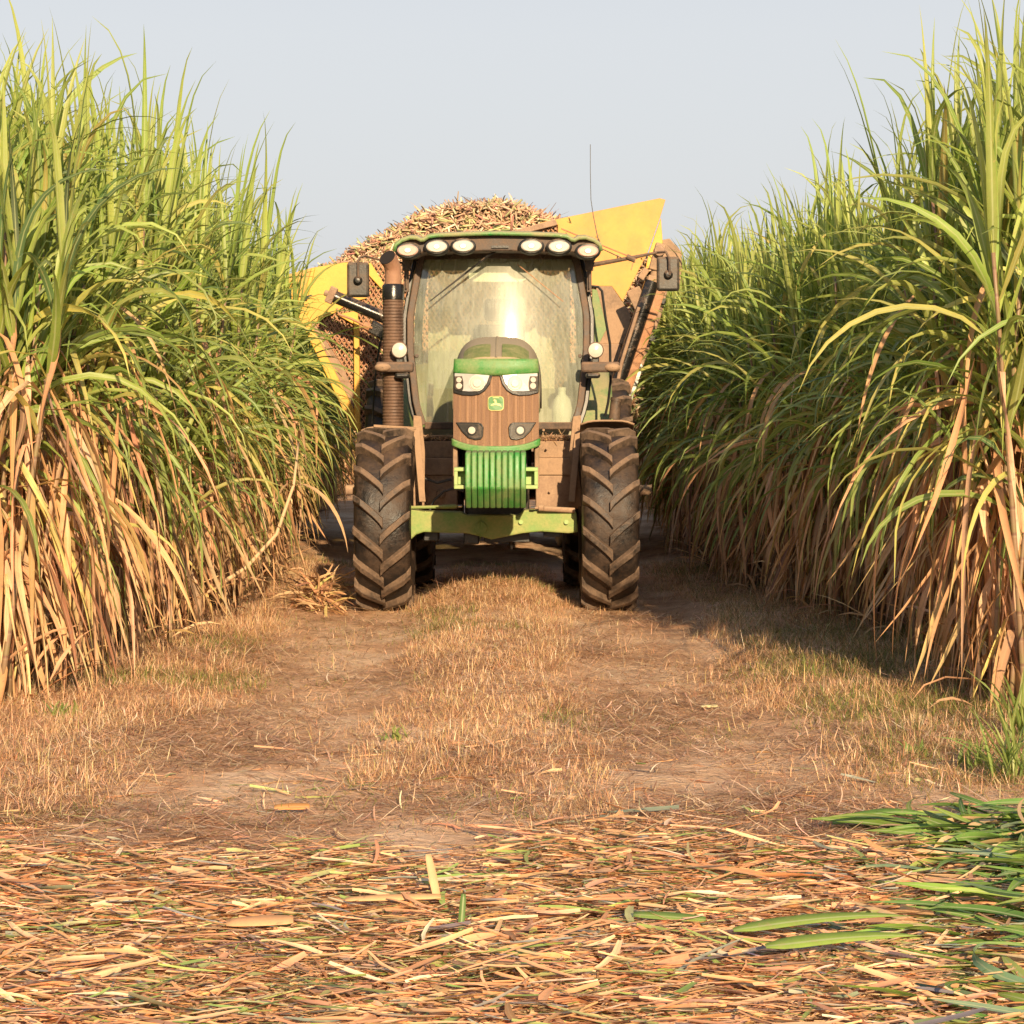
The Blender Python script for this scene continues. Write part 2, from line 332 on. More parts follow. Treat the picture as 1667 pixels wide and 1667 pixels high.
# ------------------------------------------------------------------ ground
def gz(x, y):
    x = np.asarray(x, float); y = np.asarray(y, float)
    sm = lambda a, b, v: (lambda q: q*q*(3-2*q))(np.clip((v-a)/(b-a), 0, 1))
    hump = (0.11*sm(8.8, 15.5, y)+0.07*sm(17.5, 20.2, y)-0.16*sm(20.4, 21.3, y))*np.exp(-np.abs((x+0.14)/0.50)**3.2)
    mar = 0.07*sm(1.25, 1.9, np.abs(x+0.14))*sm(8.6, 12, y)
    r = 0.010*np.sin(x*7.3+1.1*np.sin(y*2.1))*np.cos(y*3.7+x)+0.008*np.sin(x*17+y*5)*np.sin(y*11-x*3)
    return hump+mar+r*sm(60, 30, y)*sm(9, 4, np.abs(x))
def ground():
    xs = np.concatenate([[-400, -150, -60, -25, -12, -7], np.arange(-5, 5.01, 0.07), [7, 12, 25, 60, 150, 400]])
    ys = np.concatenate([[-300, -100, -30, -8, 0, 3], np.arange(5, 32, 0.07), np.arange(32, 60, 1.5), [80, 130, 250, 600]])
    X, Y = np.meshgrid(xs, ys, indexing='ij'); Z = gz(X, Y)
    nx, ny = X.shape; q = (np.arange(nx-1)[:, None]*ny+np.arange(ny-1)[None, :]).ravel()
    Fq = np.stack([q, q+ny, q+ny+1, q+1], -1); V = np.stack([X, Y, Z], -1).reshape(-1, 3)
    me = bulk('ground', (V, Fq, np.ones((len(V), 4))), 'ground'); tag(place('ground', me), kind='structure')
ground()

# ------------------------------------------------------------------ dry grass, straw, litter
def scatter(n, x0, x1, y0, y1, dens=None):
    """points with more of them nearer the camera"""
    X = U(x0, x1, n); Y = U(y0, y1, n)
    if dens is not None:
        k = rng.random(n) < dens(X, Y); X, Y = X[k], Y[k]
    return X, Y
def blob(X, Y, s, seed):
    """cheap smooth noise 0..1"""
    g = np.random.default_rng(seed); v = 0
    for k in range(5):
        a = g.uniform(0, 6.28); f = s*g.uniform(0.6, 1.8); v = v+np.sin(f*(X*math.cos(a)+Y*math.sin(a))+g.uniform(0, 6.28))
    return 0.5+v/6
GRASSP = [(5, (0.60, 0.37, 0.205)), (4, (0.72, 0.49, 0.29)), (3, (0.38, 0.20, 0.115)), (0.5, (0.40, 0.34, 0.12)), (1.5, (0.82, 0.63, 0.42))]
def dry_grass():
    def dens(X, Y):
        u = X+0.14; w = 0.10*np.sin(Y*1.7)+0.12*np.sin(Y*0.7+1)
        c = np.clip((0.60+w*0.6-np.abs(u))/0.18, 0, 1)*np.clip((Y-9.3+0.5*np.sin(X*4))/0.9, 0, 1)
        mr = np.clip((np.abs(u)-1.38-w)/0.3, 0, 1)*np.clip((Y-9.4+0.4*np.sin(X*3))/0.7, 0, 1)
        return np.clip(np.maximum(c, mr)*(0.35+1.0*blob(X, Y, 4.5, 5))+0.10*blob(X, Y, 7, 6), 0, 1)*np.clip(14/Y, 0.35, 1)
    X, Y = scatter(800000, -3.0, 2.9, 9.2, 25, dens); n = len(X)
    tall = 0.6+0.8*blob(X, Y, 6, 9)+0.25*(np.abs(X+0.14) > 1.5)
    L = U(0.025, 0.075, n)*tall; P = np.stack([X, Y, gz(X, Y)-0.004], 1)
    C = pick(GRASSP, n, 0.2)
    g = (blob(X, Y, 2.2, 21) > 0.72) & (rng.random(n) < 0.45); C[g] = pick([(1, (0.16, 0.20, 0.05)), (1, (0.24, 0.25, 0.07))], int(g.sum()))
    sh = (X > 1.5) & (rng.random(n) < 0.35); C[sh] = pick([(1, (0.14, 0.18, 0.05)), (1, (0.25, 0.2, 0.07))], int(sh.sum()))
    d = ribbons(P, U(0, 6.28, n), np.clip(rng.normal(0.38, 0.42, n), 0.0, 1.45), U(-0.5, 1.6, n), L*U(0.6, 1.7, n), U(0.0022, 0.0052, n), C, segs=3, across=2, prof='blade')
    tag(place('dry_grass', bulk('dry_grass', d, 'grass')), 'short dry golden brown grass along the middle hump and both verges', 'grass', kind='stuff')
    # flattened straw in the wheel tracks and everywhere between
    X, Y = scatter(260000, -2.6, 2.5, 8.6, 24, lambda X, Y: np.clip(12/Y, 0.3, 1)*(0.14+0.70*np.clip(blob(X, Y, 3.0, 33)*2.2-0.8, 0, 1))); n = len(X)
    P = np.stack([X, Y, gz(X, Y)+U(0.002, 0.018, n)], 1)
    C = pick([(4, (0.50, 0.30, 0.18)), (3, (0.68, 0.47, 0.30)), (2.5, (0.30, 0.16, 0.10)), (1, (0.80, 0.64, 0.45))], n, 0.2)
    az = rng.choice([0, math.pi], n)+rng.normal(0, 0.9, n)
    d = ribbons(P, az, rng.normal(0.06, 0.14, n), U(-0.1, 0.35, n), U(0.04, 0.19, n), U(0.0022, 0.0065, n), C, segs=3, across=2, prof='strip', curl=rng.normal(0, 0.5, n))
    tag(place('straw_litter', bulk('straw_litter', d, 'grass')), 'thin flattened straw scattered over the bare wheel tracks', 'straw', kind='stuff')
dry_grass()
def litter():
    bounds = lambda X: 9.45+0.25*np.sin(X*1.9)+0.15*np.sin(X*5.3)
    pal = [(7, (0.70, 0.36, 0.18)), (5.5, (0.80, 0.49, 0.27)), (3, (0.52, 0.27, 0.14)), (0.9, (0.28, 0.16, 0.11)), (1.6, (0.84, 0.64, 0.42)), (1.8, (0.29, 0.36, 0.10)), (1.2, (0.44, 0.44, 0.18)), (0.7, (0.34, 0.35, 0.26)), (0.5, (0.26, 0.23, 0.22))]
    prt = []
    for n0, l0, l1, w0, w1, zmax in ((40000, 0.02, 0.09, 0.002, 0.008, 0.055), (34000, 0.03, 0.12, 0.003, 0.011, 0.03), (30000, 0.05, 0.26, 0.006, 0.021, 0.05), (1100, 0.12, 0.36, 0.016, 0.038, 0.055)):
        X, Y = scatter(n0, -2.5, 2.5, 5.6, 11.5, lambda X, Y: np.clip((bounds(X)+0.35*(blob(X, Y, 5, 71)-0.5)*2-Y)/1.1, 0.03, 1)**1.2); n = len(X)
        L = l0+(l1-l0)*rng.random(n)**1.5
        P = np.stack([X, Y, gz(X, Y)+U(0.001, 1, n)**1.0*zmax*np.clip((bounds(X)-Y)/1.2+0.2, 0.15, 1)], 1)
        az = rng.choice([0, math.pi], n)+rng.normal(0, 0.5, n)
        k = rng.random(n) < 0.2; az[k] = U(0, 6.28, int(k.sum()))
        tilt = rng.normal(0.03, 0.09, n); b = rng.normal(0.05, 0.15, n)
        P[:, 2] += np.maximum(0, -np.sin(tilt)*L)*0.7
        prt.append(ribbons(P, az, tilt, b, L, U(w0, w1, n), pick(pal, n, 0.18), segs=3, across=3, fold=0.3, prof='strip', twist=rng.normal(0, 0.5, n)+U(-0.3, 0.3, n), curl=rng.normal(0, 0.6, n)))
    tag(place('cane_trash', bulk('cane_trash', join(prt), 'trash')), 'mat of chopped tan and orange cane leaf pieces covering the foreground', 'leaf litter', kind='stuff')
    # heap of fresh leaves at the lower right
    n = 2300; X = 2.45-np.abs(rng.normal(0, 0.78, n)); Y = U(6.0, 9.4, n)
    keep = X > (0.86+0.22*(Y-6.0)/3+0.15*np.sin(Y*3)+rng.normal(0, 0.12, n)); X, Y = X[keep], Y[keep]; n = len(X)
    h = np.clip((X-1.0)/1.2, 0, 1)*0.16*np.clip((9.7-Y)/0.8, 0.1, 1)
    C = pick([(5, (0.19, 0.29, 0.06)), (4, (0.12, 0.22, 0.055)), (2, (0.30, 0.36, 0.10)), (2, (0.16, 0.23, 0.14)), (3, (0.55, 0.36, 0.20))], n, 0.15)
    az = math.pi+rng.normal(0.1, 0.85, n)
    P = np.stack([X+0.25, Y, gz(X, Y)+0.02+h*U(0.0, 1.1, n)], 1)
    d = ribbons(P, az, rng.normal(0.05, 0.12, n), U(0.1, 0.5, n), U(0.14, 0.5, n), U(0.014, 0.044, n), C, segs=7, across=3, fold=0.35, twist=rng.normal(0, 1.3, n), curl=rng.normal(0, 0.9, n))
    tag(place('green_leaf_heap', bulk('green_leaf_heap', d, 'wilted')), 'loose heap of fresh green cane leaves in the lower right corner', 'leaf heap', kind='stuff')
litter()
def fallen(px, py, az, L, w, col, label, mat='trash', el=0.02, bend=0.08, lift=0.045, twist=0.1, prof='strip', name='fallen_leaf', cat='leaf'):
    D = CH*F/(py-665.0)*0.985; x = WX(px, D); z = float(gz(x, D))+lift
    V, Fq, C = ribbons([(0, 0, 0)], [az], [el], [bend], [L], [w], [col], segs=10, across=3, fold=0.18, twist=twist, prof=prof)
    V = V-V.mean(0); me = bulk(name, (V, Fq, C), mat); o = place(name, me, None, (x, D, z)); o.rotation_euler = (0.5, 0, 0)
    m = o.modifiers.new('solid', 'SOLIDIFY'); m.thickness = 0.0012
    return tag(o, label, cat, 'single fallen leaves lying on the track and litter')
fallen(423, 1522, 0.08, 0.20, 0.045, (0.62, 0.34, 0.17), 'broad flat orange tan leaf piece lying on the chopped litter left of centre', lift=0.07)
fallen(475, 1314, 0.05, 0.14, 0.04, (0.62, 0.30, 0.10), 'short orange leaf at the far edge of the litter in the left wheel track', lift=0.03)
fallen(705, 1468, 1.9, 0.16, 0.028, (0.66, 0.40, 0.22), 'tan leaf strip poking up steeply from the litter in the middle', el=0.9, bend=0.1, lift=0.09)
fallen(1155, 1151, 0.06, 0.09, 0.022, (0.72, 0.66, 0.36), 'small pale yellow leaf scrap lying alone in the right wheel track', lift=0.02)
fallen(640, 1482, 0.06, 0.30, 0.028, (0.68, 0.40, 0.19), 'long straight tan leaf strip lying just left of the upright strip', lift=0.07)
fallen(1375, 1580, 0.18, 0.46, 0.05, (0.24, 0.34, 0.07), 'long broad bright green leaf lying across litter beside the green heap', mat='wilted', prof='leaf', lift=0.11, bend=0.25)
fallen(1340, 1545, 0.22, 0.55, 0.045, (0.22, 0.31, 0.07), 'green leaf just behind the broad bright green leaf beside the heap', mat='wilted', prof='leaf', lift=0.11, bend=0.3)
fallen(1440, 1345, 0.0, 0.40, 0.05, (0.16, 0.28, 0.06), 'arched green leaf standing up at the back edge of the green heap', mat='wilted', prof='leaf', lift=0.06, el=0.35, bend=0.75)
fallen(1090, 1510, -0.1, 0.22, 0.035, (0.22, 0.33, 0.08), 'short flat green leaf piece on litter right of centre', mat='leaf', lift=0.06)
fallen(752, 1520, 1.45, 0.12, 0.02, (0.14, 0.24, 0.07), 'narrow dark green blade standing upright in the middle litter', mat='leaf', el=0.9, lift=0.08)

# ------------------------------------------------------------------ sugarcane
def cane_proto(seed, ns, dry=1.0, lush=1.0, seg=9, across=3, simple=False):
    global rng
    keep = rng; rng = np.random.default_rng(seed); g = rng
    stalks, G, Dd = [], [], []
    for s in range(ns):
        a = g.uniform(0, 6.28); r = 0.22*math.sqrt(g.uniform(0, 1)); b = Vector((r*math.cos(a), r*math.sin(a), 0))
        H = g.uniform(2.1, 2.65) if s < 3 else g.uniform(1.15, 2.35); la = g.uniform(0, 6.28); ln = g.uniform(0.0, 0.13); cu = g.uniform(-0.04, 0.06)
        pt = lambda t, b=b, H=H, la=la, ln=ln, cu=cu: (b.x+(ln*t+cu*t*t)*H*math.cos(la), b.y+(ln*t+cu*t*t)*H*math.sin(la), H*t)
        stalks.append((pt, g.uniform(0.012, 0.017)))
        # green leaves
        t_lo = 0.72 if dry > 0.8 else 0.45
        n = int(g.integers(10, 14)*(1 if dry > 0.8 else 1.3)); t = np.sort(U(t_lo, 1.0, n)); P = np.array([pt(x) for x in t])
        f = (t-t_lo)/(1-t_lo)
        el = np.minimum(1.08+0.36*f+rng.normal(0, 0.20, n), 1.53)
        kink = rng.random(n) < 0.45
        bend = (2.75-0.9*f)*U(0.6, 1.15, n); L = U(0.7, 1.35, n)*(1-0.05*f)
        az0 = g.uniform(0, 3.14); az = az0+np.where(np.arange(n) % 2, 0, math.pi)+rng.normal(0, 0.7, n)
        G.append(ribbons(P, az, el, bend, L, U(0.026, 0.058, n), pick(GREENS, n, 0.16), segs=seg, across=across, fold=0.35, twist=rng.normal(0, 1.6, n), curl=rng.normal(0, 0.6, n), pw=np.where(kink, U(2.2, 5, n), U(0.9, 1.9, n))))
        n = 3; P = np.array([pt(0.99)]*n)     # the spindle
        G.append(ribbons(P, U(0, 6.28, n), U(1.36, 1.54, n), U(0.1, 2.2, n), U(0.85, 1.35, n), U(0.032, 0.055, n), pick([(1, (0.36, 0.42, 0.11)), (1, (0.27, 0.35, 0.08))], n, 0.1), segs=seg, across=across, fold=0.5, twist=rng.normal(0, 1.0, n), pw=U(3, 6, n)))
        # half-dead leaves between the green and the brown
        n = 3 if dry > 0.8 else 5; t = U(0.45, 0.8, n); P = np.array([pt(x) for x in t])
        G.append(ribbons(P, U(0, 6.28, n), U(0.7, 1.35, n), U(2.2, 2.9, n), np.minimum(U(0.9, 1.5, n), P[:, 2]*1.25), U(0.028, 0.052, n), pick([(1.5, (0.50, 0.46, 0.14)), (4, (0.24, 0.32, 0.08)), (1, (0.58, 0.36, 0.16))], n, 0.1), segs=seg, across=across, fold=0.35, twist=rng.normal(0, 1.6, n), curl=rng.normal(0, 0.5, n), pw=U(0.3, 1.1, n)))
        # hanging dead leaves
        n = int(g.integers(12, 16)*dry); t = U(0.10, 0.92, n); P = np.array([pt(x) for x in t])
        el = rng.normal(-0.25, 0.7, n); L = np.minimum(U(0.5, 1.5, n), P[:, 2]*1.0+0.1)
        Dd.append(ribbons(P, U(0, 6.28, n), el, el+U(1.25, 1.55, n), L, U(0.020, 0.050, n), pick(DRYS, n, 0.18), segs=seg, across=across, fold=0.5, twist=rng.normal(0, 2.2, n), curl=rng.normal(0, 1.6, n), pw=U(0.08, 0.42, n)))
        # dead leaves fallen straight down along the stalks
        n = int(8*dry); P = np.stack([rng.normal(0, 0.20, n), rng.normal(0, 0.20, n), U(0.7, 1.9, n)], 1)
        Dd.append(ribbons(P, U(0, 6.28, n), -1.28+rng.normal(0, 0.2, n), rng.normal(0, 0.3, n), np.minimum(U(0.6, 1.4, n), P[:, 2]*0.98), U(0.018, 0.05, n), pick(DRYS, n, 0.18), segs=5, across=across, fold=0.5, twist=rng.normal(0, 2.0, n), curl=rng.normal(0, 0.6, n)))
        # sheaths hugging the stalk
        n = 8; t = U(0.03, 0.72, n); P = np.array([pt(x) for x in t])+rng.normal(0, 0.008, (n, 3))
        Dd.append(ribbons(P, U(0, 6.28, n), U(1.35, 1.52, n), U(-0.05, 0.25, n), U(0.2, 0.42, n), U(0.025, 0.05, n), pick([(2, (0.58, 0.36, 0.2)), (1, (0.68, 0.48, 0.3)), (1, (0.38, 0.2, 0.12))], n, 0.15), segs=3, across=across, fold=0.7, twist=rng.normal(0, 0.4, n)))
    # broken leaves standing or lying at the foot
    n = 10; P = np.stack([rng.normal(0, 0.16, n), rng.normal(0, 0.16, n), U(0, 0.15, n)], 1)
    Dd.append(ribbons(P, U(0, 6.28, n), U(0.2, 1.4, n), U(0.3, 2.0, n), U(0.25, 0.7, n), U(0.012, 0.032, n), pick(DRYS, n, 0.2), segs=4, across=across, fold=0.5, twist=rng.normal(0, 1.0, n)))
    rng = keep
    return stalks, join(G), join(Dd)
protos = []
for k in range(12):
    st, G, Dd = cane_proto(100+k, 6 if k % 3 else 5, 1.0 if k < 6 else 0.4)
    sm = []
    for pt, r in st:
        mb = MB().tube([pt(t) for t in np.linspace(0, 1.0, 9)], [r*(1.1-0.4*t) for t in np.linspace(0, 1, 9)], n=6)
        me = bpy.data.meshes.new('stalk'); me.from_pydata(mb.v, [], mb.f); me.materials.append(M['stalk']); me.polygons.foreach_set('use_smooth', [True]*len(me.polygons)); sm.append(me)
    protos.append((sm, bulk('green_leaves', G, 'leaf'), bulk('dry_leaves', Dd, 'dry')))
def edge(side, D):
    if side < 0: return float(np.interp(D, [12.5, 17, 20.5, 22.5, 26, 60], [-2.64, -2.36, -2.22, -2.46, -2.74, -3.2]))
    return float(np.interp(D, [12, 13.2, 14.5, 17, 19.3, 22.5, 60], [2.52, 2.55, 2.80, 2.66, 2.24, 1.98, 2.42]))
def cane(k, x, y, rz, sc, tilt, label, group):
    sm, gm, dm = protos[k]
    r = bpy.data.objects.new('sugarcane_plant', None); r.empty_display_size = 0.3; COL.objects.link(r)
    r.location = (x, y, float(gz(x, y))-0.02); r.scale = (1, 1, sc)
    q = Matrix.Rotation(tilt[0], 3, 'X') @ Matrix.Rotation(tilt[1], 3, 'Y') @ Matrix.Rotation(rz, 3, 'Z'); r.rotation_euler = q.to_euler()
    tag(r, label, 'sugarcane plant', group)
    for me in sm: place('stalk', me, r)
    place('green_leaves', gm, r); place('dry_leaves', dm, r)
    return r
cnt = 0; far = []
for side, start, sc0 in ((-1, 12.75, 1.05), (1, 12.25, 0.93)):
    word = 'left' if side < 0 else 'right'
    for row in range(3):
        D = start+random.uniform(0, 0.2); first = True
        while D < 29.5:
            x = edge(side, D)+side*(0.10+row*0.48+random.uniform(-0.12, 0.12))
            if row == 0:
                label = f'sugarcane plant in the {word} hand row that borders the track, green over dry leaves'
                grp = f'sugarcane plants in the front row on the {word}'
            else:
                label = f'sugarcane plant deeper in the {word} field, half hidden behind its front row'
                grp = f'sugarcane plants behind the front row on the {word}'
            if row == 0 and first:
                label = 'nearest cane plant of the left field, brown leaves down to the ground' if side < 0 else \
                        'nearest cane plant of the right field, long tan leaves drooping over shaded grass'
                grp = None
            first = False
            tx = random.gauss(0, 0.03); ty = -side*random.uniform(-0.03, 0.06 if row == 0 else 0.04)
            if D > 23 and side < 0: ty = 0.0
            cane(random.randrange(6) if random.random() < ((0.9 if D < 15.5 else 0.4) if side < 0 else (0.9 if D < 13.6 else 0.25)) else random.randrange(6, 12), x, D, random.uniform(0, 6.28), sc0*random.uniform(0.90, 1.08)*(float(np.interp(D, [17, 22, 30], [1.0, 0.90, 0.82])) if side < 0 else float(np.interp(D, [12, 14, 17, 22, 30], [1.09, 1.08, 1.04, 0.99, 1.00]))), (tx, ty), label, grp)
            cnt += 1; D += random.uniform(0.30, 0.40)
print('cane things', cnt)
lo = [cane_proto(300+k, 5, 0.8 if k % 2 else 0.5, seg=6, across=2)[1:] for k in range(6)]
def far_cane(name, spots, label):
    prt_g, prt_d = [], []
    for x, y, sc, tl in spots:
        G, Dd = lo[random.randrange(6)]; a = random.uniform(0, 6.28); ca, sa = math.cos(a), math.sin(a)
        Rm = np.array([[ca, -sa, 0], [sa, ca, 0], [0, 0, sc]])
        for src, dst in ((G, prt_g), (Dd, prt_d)):
            V = src[0] @ Rm.T; V = V+np.array([x, y, float(gz(x, y))]); V[:, 0] += tl*V[:, 2]
            dst.append((V, src[1], src[2]))
    g = bulk(name, join(prt_g+prt_d), 'leaf'); 
    nd = sum(len(p[1]) for p in prt_d); tot = len(g.polygons); g.materials.append(M['dry'])
    mi = np.zeros(tot, dtype=np.int32); mi[tot-nd:] = 1; g.polygons.foreach_set('material_index', mi)
    tag(place(name, g), label, 'sugarcane', kind='stuff')
for side, sc0 in ((-1, 0.86), (1, 0.95)):
    spots = []
    D = 13.2
    while D < 29.5:
        for row in (3, 4): spots.append((edge(side, D)+side*(0.2+row*0.5+random.uniform(-0.15, 0.15)), D, sc0*random.uniform(0.93, 1.05), 0))
        D += 0.42
    while D < 75:
        for row in range(4): spots.append((edge(side, D)+side*(0.15+row*0.55+random.uniform(-0.2, 0.2)), D, sc0*random.uniform(0.93, 1.08), 0))
        D += 0.45 if D < 45 else 0.8
    far_cane('sugarcane_field', spots, ('left' if side < 0 else 'right')+' hand sugarcane field running far back beyond the single plants')
far_cane('sugarcane_field', [(x+random.uniform(-.2, .2), 78+row*0.8, random.uniform(0.95, 1.1), 0) for row in range(3) for x in np.arange(-4, 4.2, 0.45)], 'distant cane closing the far end of the track behind the tractor')

# a bent dry stalk leaning out of the left field, a fresh weed on the right
mb = MB(); pts = [W(*p) for p in ((280, 978, 17.6), (340, 962, 17.7), (400, 925, 17.8), (450, 870, 17.9), (478, 790, 18.1), (486, 720, 18.3))]
e = empty('broken_cane_stalk', pts[0], 'pale dry broken cane stalk curving up out of the left verge', 'cane stalk')
o = part('stalk', MB().tube(pts, [0.017, 0.017, 0.016, 0.014, 0.012, 0.008], 7), grime('pale_dry_stalk', (0.50, 0.34, 0.20), amt=0.5, dust=(0.55, 0.38, 0.22), rough=0.7), e, smooth='all')
V, Fq, C = ribbons([pts[3], pts[4], pts[2], pts[4], pts[5]], [2.8, 5.8, 4.6, 4.4, 4.9], [0.3, 0.1, -0.3, 0.2, 0.9], [1.7, 1.6, 1.2, 1.7, 2.3], [0.7, 0.75, 0.4, 0.8, 0.8], [0.03, 0.035, 0.03, 0.035, 0.03], [(0.52, 0.34, 0.19)]*5, segs=8, fold=0.5, twist=1.5, pw=0.6)
V = V-np.array(pts[0]); place('dry_leaves', bulk('dry_leaves', (V, Fq, C), 'dry'), e)
# pile of fallen dry leaves by the left front tyre
n = 260; D = U(19.0, 20.6, n); X = WX(1, 1)*0+U(-1.72, -1.42, n)-0.0; P = np.stack([X, D, gz(X, D)+U(0.0, 0.22, n)*np.clip(1.2-np.abs(D-19.8), 0.1, 1)], 1)
d = ribbons(P, U(0, 6.28, n), rng.normal(0.15, 0.35, n), U(0.1, 1.2, n), U(0.12, 0.5, n), U(0.012, 0.035, n), pick(DRYS, n, 0.18), segs=5, fold=0.4, twist=rng.normal(0, 1.2, n), curl=rng.normal(0, 0.8, n))
tag(place('dry_leaf_pile', bulk('dry_leaf_pile', d, 'dry')), 'low pile of fallen dry cane leaves between the left cane and the front tyre', 'leaf pile', kind='stuff')
def weed(px, py, n, h, label, grp=None):
    D = CH*F/(py-665.0); x = WX(px, D); e = empty('grass_weed', (x, D, float(gz(x, D))), label, 'weed', grp)
    P = np.stack([rng.normal(0, 0.04, n), rng.normal(0, 0.04, n), np.zeros(n)], 1)
    d = ribbons(P, U(0, 6.28, n), U(0.8, 1.5, n), U(0.2, 1.5, n), U(0.4, 1, n)*h, U(0.008, 0.022, n), pick([(3, (0.20, 0.28, 0.07)), (1, (0.34, 0.36, 0.12))], n, 0.12), segs=5, twist=rng.normal(0, 0.6, n))
    place('blades', bulk('blades', d, 'leaf'), e)
weed(1640, 1285, 46, 0.42, 'bright green weed tuft at the foot of the right cane, by the frame edge')
weed(1660, 1225, 22, 0.60, 'taller green weed rising just behind the bright tuft on the right')
weed(1580, 1265, 30, 0.16, 'low green weed tuft in dry grass left of the bright tuft')
weed(100, 1188, 22, 0.12, 'small green weed tuft in the dry grass on the left verge')
weed(640, 1215, 20, 0.09, 'tiny green weed tuft on the left edge of the middle hump')
weed(1490, 1250, 24, 0.11, 'small green weed tuft among dry grass on the right verge')

# ------------------------------------------------------------------ TRACTOR
cx = -0.12; YF = 19.57; YR = 22.3
T = empty('tractor', (cx, YF, 0), 'dusty green farm tractor facing the camera with yellow cane wagon behind it', 'tractor')
def nose_y(x, z): return 18.44+0.55*(x-cx)**2+0.05*max(0, z-1.3)
# tyres
def tyre(c, rad, wd, nl, lugh, parent, rimr):
    x0 = wd/2; tr = rad-lugh
    prof = [(-x0*0.78, rimr), (-x0*0.98, rimr+0.06), (-x0*1.04, (rimr+tr)/2), (-x0*0.98, tr-0.05), (-x0*0.86, tr-0.012), (-x0*0.4, tr+0.004), (0, tr+0.008),
            (x0*0.4, tr+0.004), (x0*0.86, tr-0.012), (x0*0.98, tr-0.05), (x0*1.04, (rimr+tr)/2), (x0*0.98, rimr+0.06), (x0*0.78, rimr)]
    ty = part('tyre', MB().lathe(prof, c, 'x', 64), 'rubber', parent, smooth='all')
    mb = MB()
    for s in (-1, 1):
        for k in range(nl):
            t0 = 2*math.pi*(k+(0.5 if s > 0 else 0))/nl; rows = []
            for i in range(9):
                q = i/8; xx = s*(-0.03*wd+q*(x0*1.03+0.03*wd))
                th = t0+0.30*(q**0.85)*(1.43/(2*rad))          # outer end leads upward on the front face
                hw = (0.030-0.004*q)/rad*1.05
                if i == 0: hw *= 1.15
                top = rad-0.002 if q < 0.85 else rad-0.02; bot = tr-0.02 if q < 0.9 else tr-0.07
                if i == 8: top = rad-0.034
                r2 = []
                for dth, rr in ((-hw*1.45, bot), (-hw, top), (hw, top), (hw*1.45, bot)):
                    a = th+dth; r2.append((c[0]+xx, c[1]-rr*math.cos(a), c[2]+rr*math.sin(a)))
                rows.append(r2)
            k0 = len(mb.v); mb.v += [p for r_ in rows for p in r_]
            for i in range(8):
                for j in range(3): mb.f.append((k0+i*4+j, k0+i*4+j+1, k0+i*4+5+j, k0+i*4+4+j))
            mb.f.append((k0, k0+1, k0+2, k0+3)); mb.f.append((k0+35, k0+34, k0+33, k0+32))
    part('lugs', mb, 'lug', ty, bevel=0.006)
    return ty
for s in (-1, 1):
    wc = (cx+s*0.885, YF, 0.715)
    w = part('front_wheel', MB().lathe([(-0.16, 0.37), (-0.14, 0.34), (s*0.02, 0.32), (s*0.03, 0.16), (s*0.10, 0.13), (s*0.12, 0.0)], wc, 'x', 32), 'rimyellow', T, smooth=True)
    tyre(wc, 0.735, 0.43, 17, 0.058, w, 0.37)
    wc = (cx+s*0.885, YR, 0.93)
    w = part('rear_wheel', MB().lathe([(-0.2, 0.50), (-0.18, 0.47), (s*0.02, 0.45), (s*0.0, 0.2), (s*0.10, 0.17), (s*0.14, 0.0)], wc, 'x', 32), 'rimyellow', T, smooth=True)
    tyre(wc, 0.945, 0.58, 20, 0.05, w, 0.50)
    # bar axle end
    part('axle_end', MB().tube([(cx+s*1.1, YR, 0.86), (cx+s*1.38, YR, 0.86)], 0.047, 16).tube([(cx+s*1.38, YR, 0.86), (cx+s*1.385, YR, 0.86)], 0.055, 16), 'pinkrust', T, smooth=True)
    # front mudguard
    a0, a1 = R(97 if s > 0 else 112), R(190)
    fn = lambda u, v, s=s, a0=a0, a1=a1: (cx+s*0.885+(v-0.5)*0.43, YF-0.79*math.cos(a0+(a1-a0)*u), 0.72+0.79*math.sin(a0+(a1-a0)*u)-0.03*(abs(v-0.5)*2)**4)
    part('front_mudguard', MB().grid(fn, 24, 8), 'dusty', T, solid=0.012, smooth='all')
    part('mudguard_bracket', MB().bar((cx+s*0.60, YF+0.15, 0.85), (cx+s*0.66, YF+0.35, 1.44), 0.05, 0.02).bar((cx+s*0.66, YF+0.35, 1.44), (cx+s*1.0, YF+0.3, 1.46), 0.05, 0.02), 'dusty', T)
    # inner flap beside tyre
    part('wheel_arch_flap', MB().prism([(cx+s*0.615, WZ(678, 19.9)), (cx+s*0.68, WZ(676, 19.9)), (cx+s*0.68, WZ(825, 19.9)), (cx+s*0.59, WZ(825, 19.9)), (cx+s*0.585, WZ(735, 19.9))], 19.92, 19.95), 'dusty', T, bevel=0.006)
    # rear fender (green) over inner part of rear wheel
    a0, a1 = R(25), R(165)
    fn = lambda u, v, s=s: (cx+s*(0.64+0.36*v), YR-1.04*math.cos(R(22)+R(140)*u), 0.95+1.06*math.sin(R(22)+R(140)*u)-0.05*v**3)
    part('rear_fender', MB().grid(fn, 24, 6).grid(lambda u, v, s=s: (cx+s*0.64, YR-(0.5+0.54*v)*math.cos(R(22)+R(140)*u), 0.95+(0.5+0.56*v)*math.sin(R(22)+R(140)*u)), 24, 2), 'green', T, solid=0.015, smooth=True)
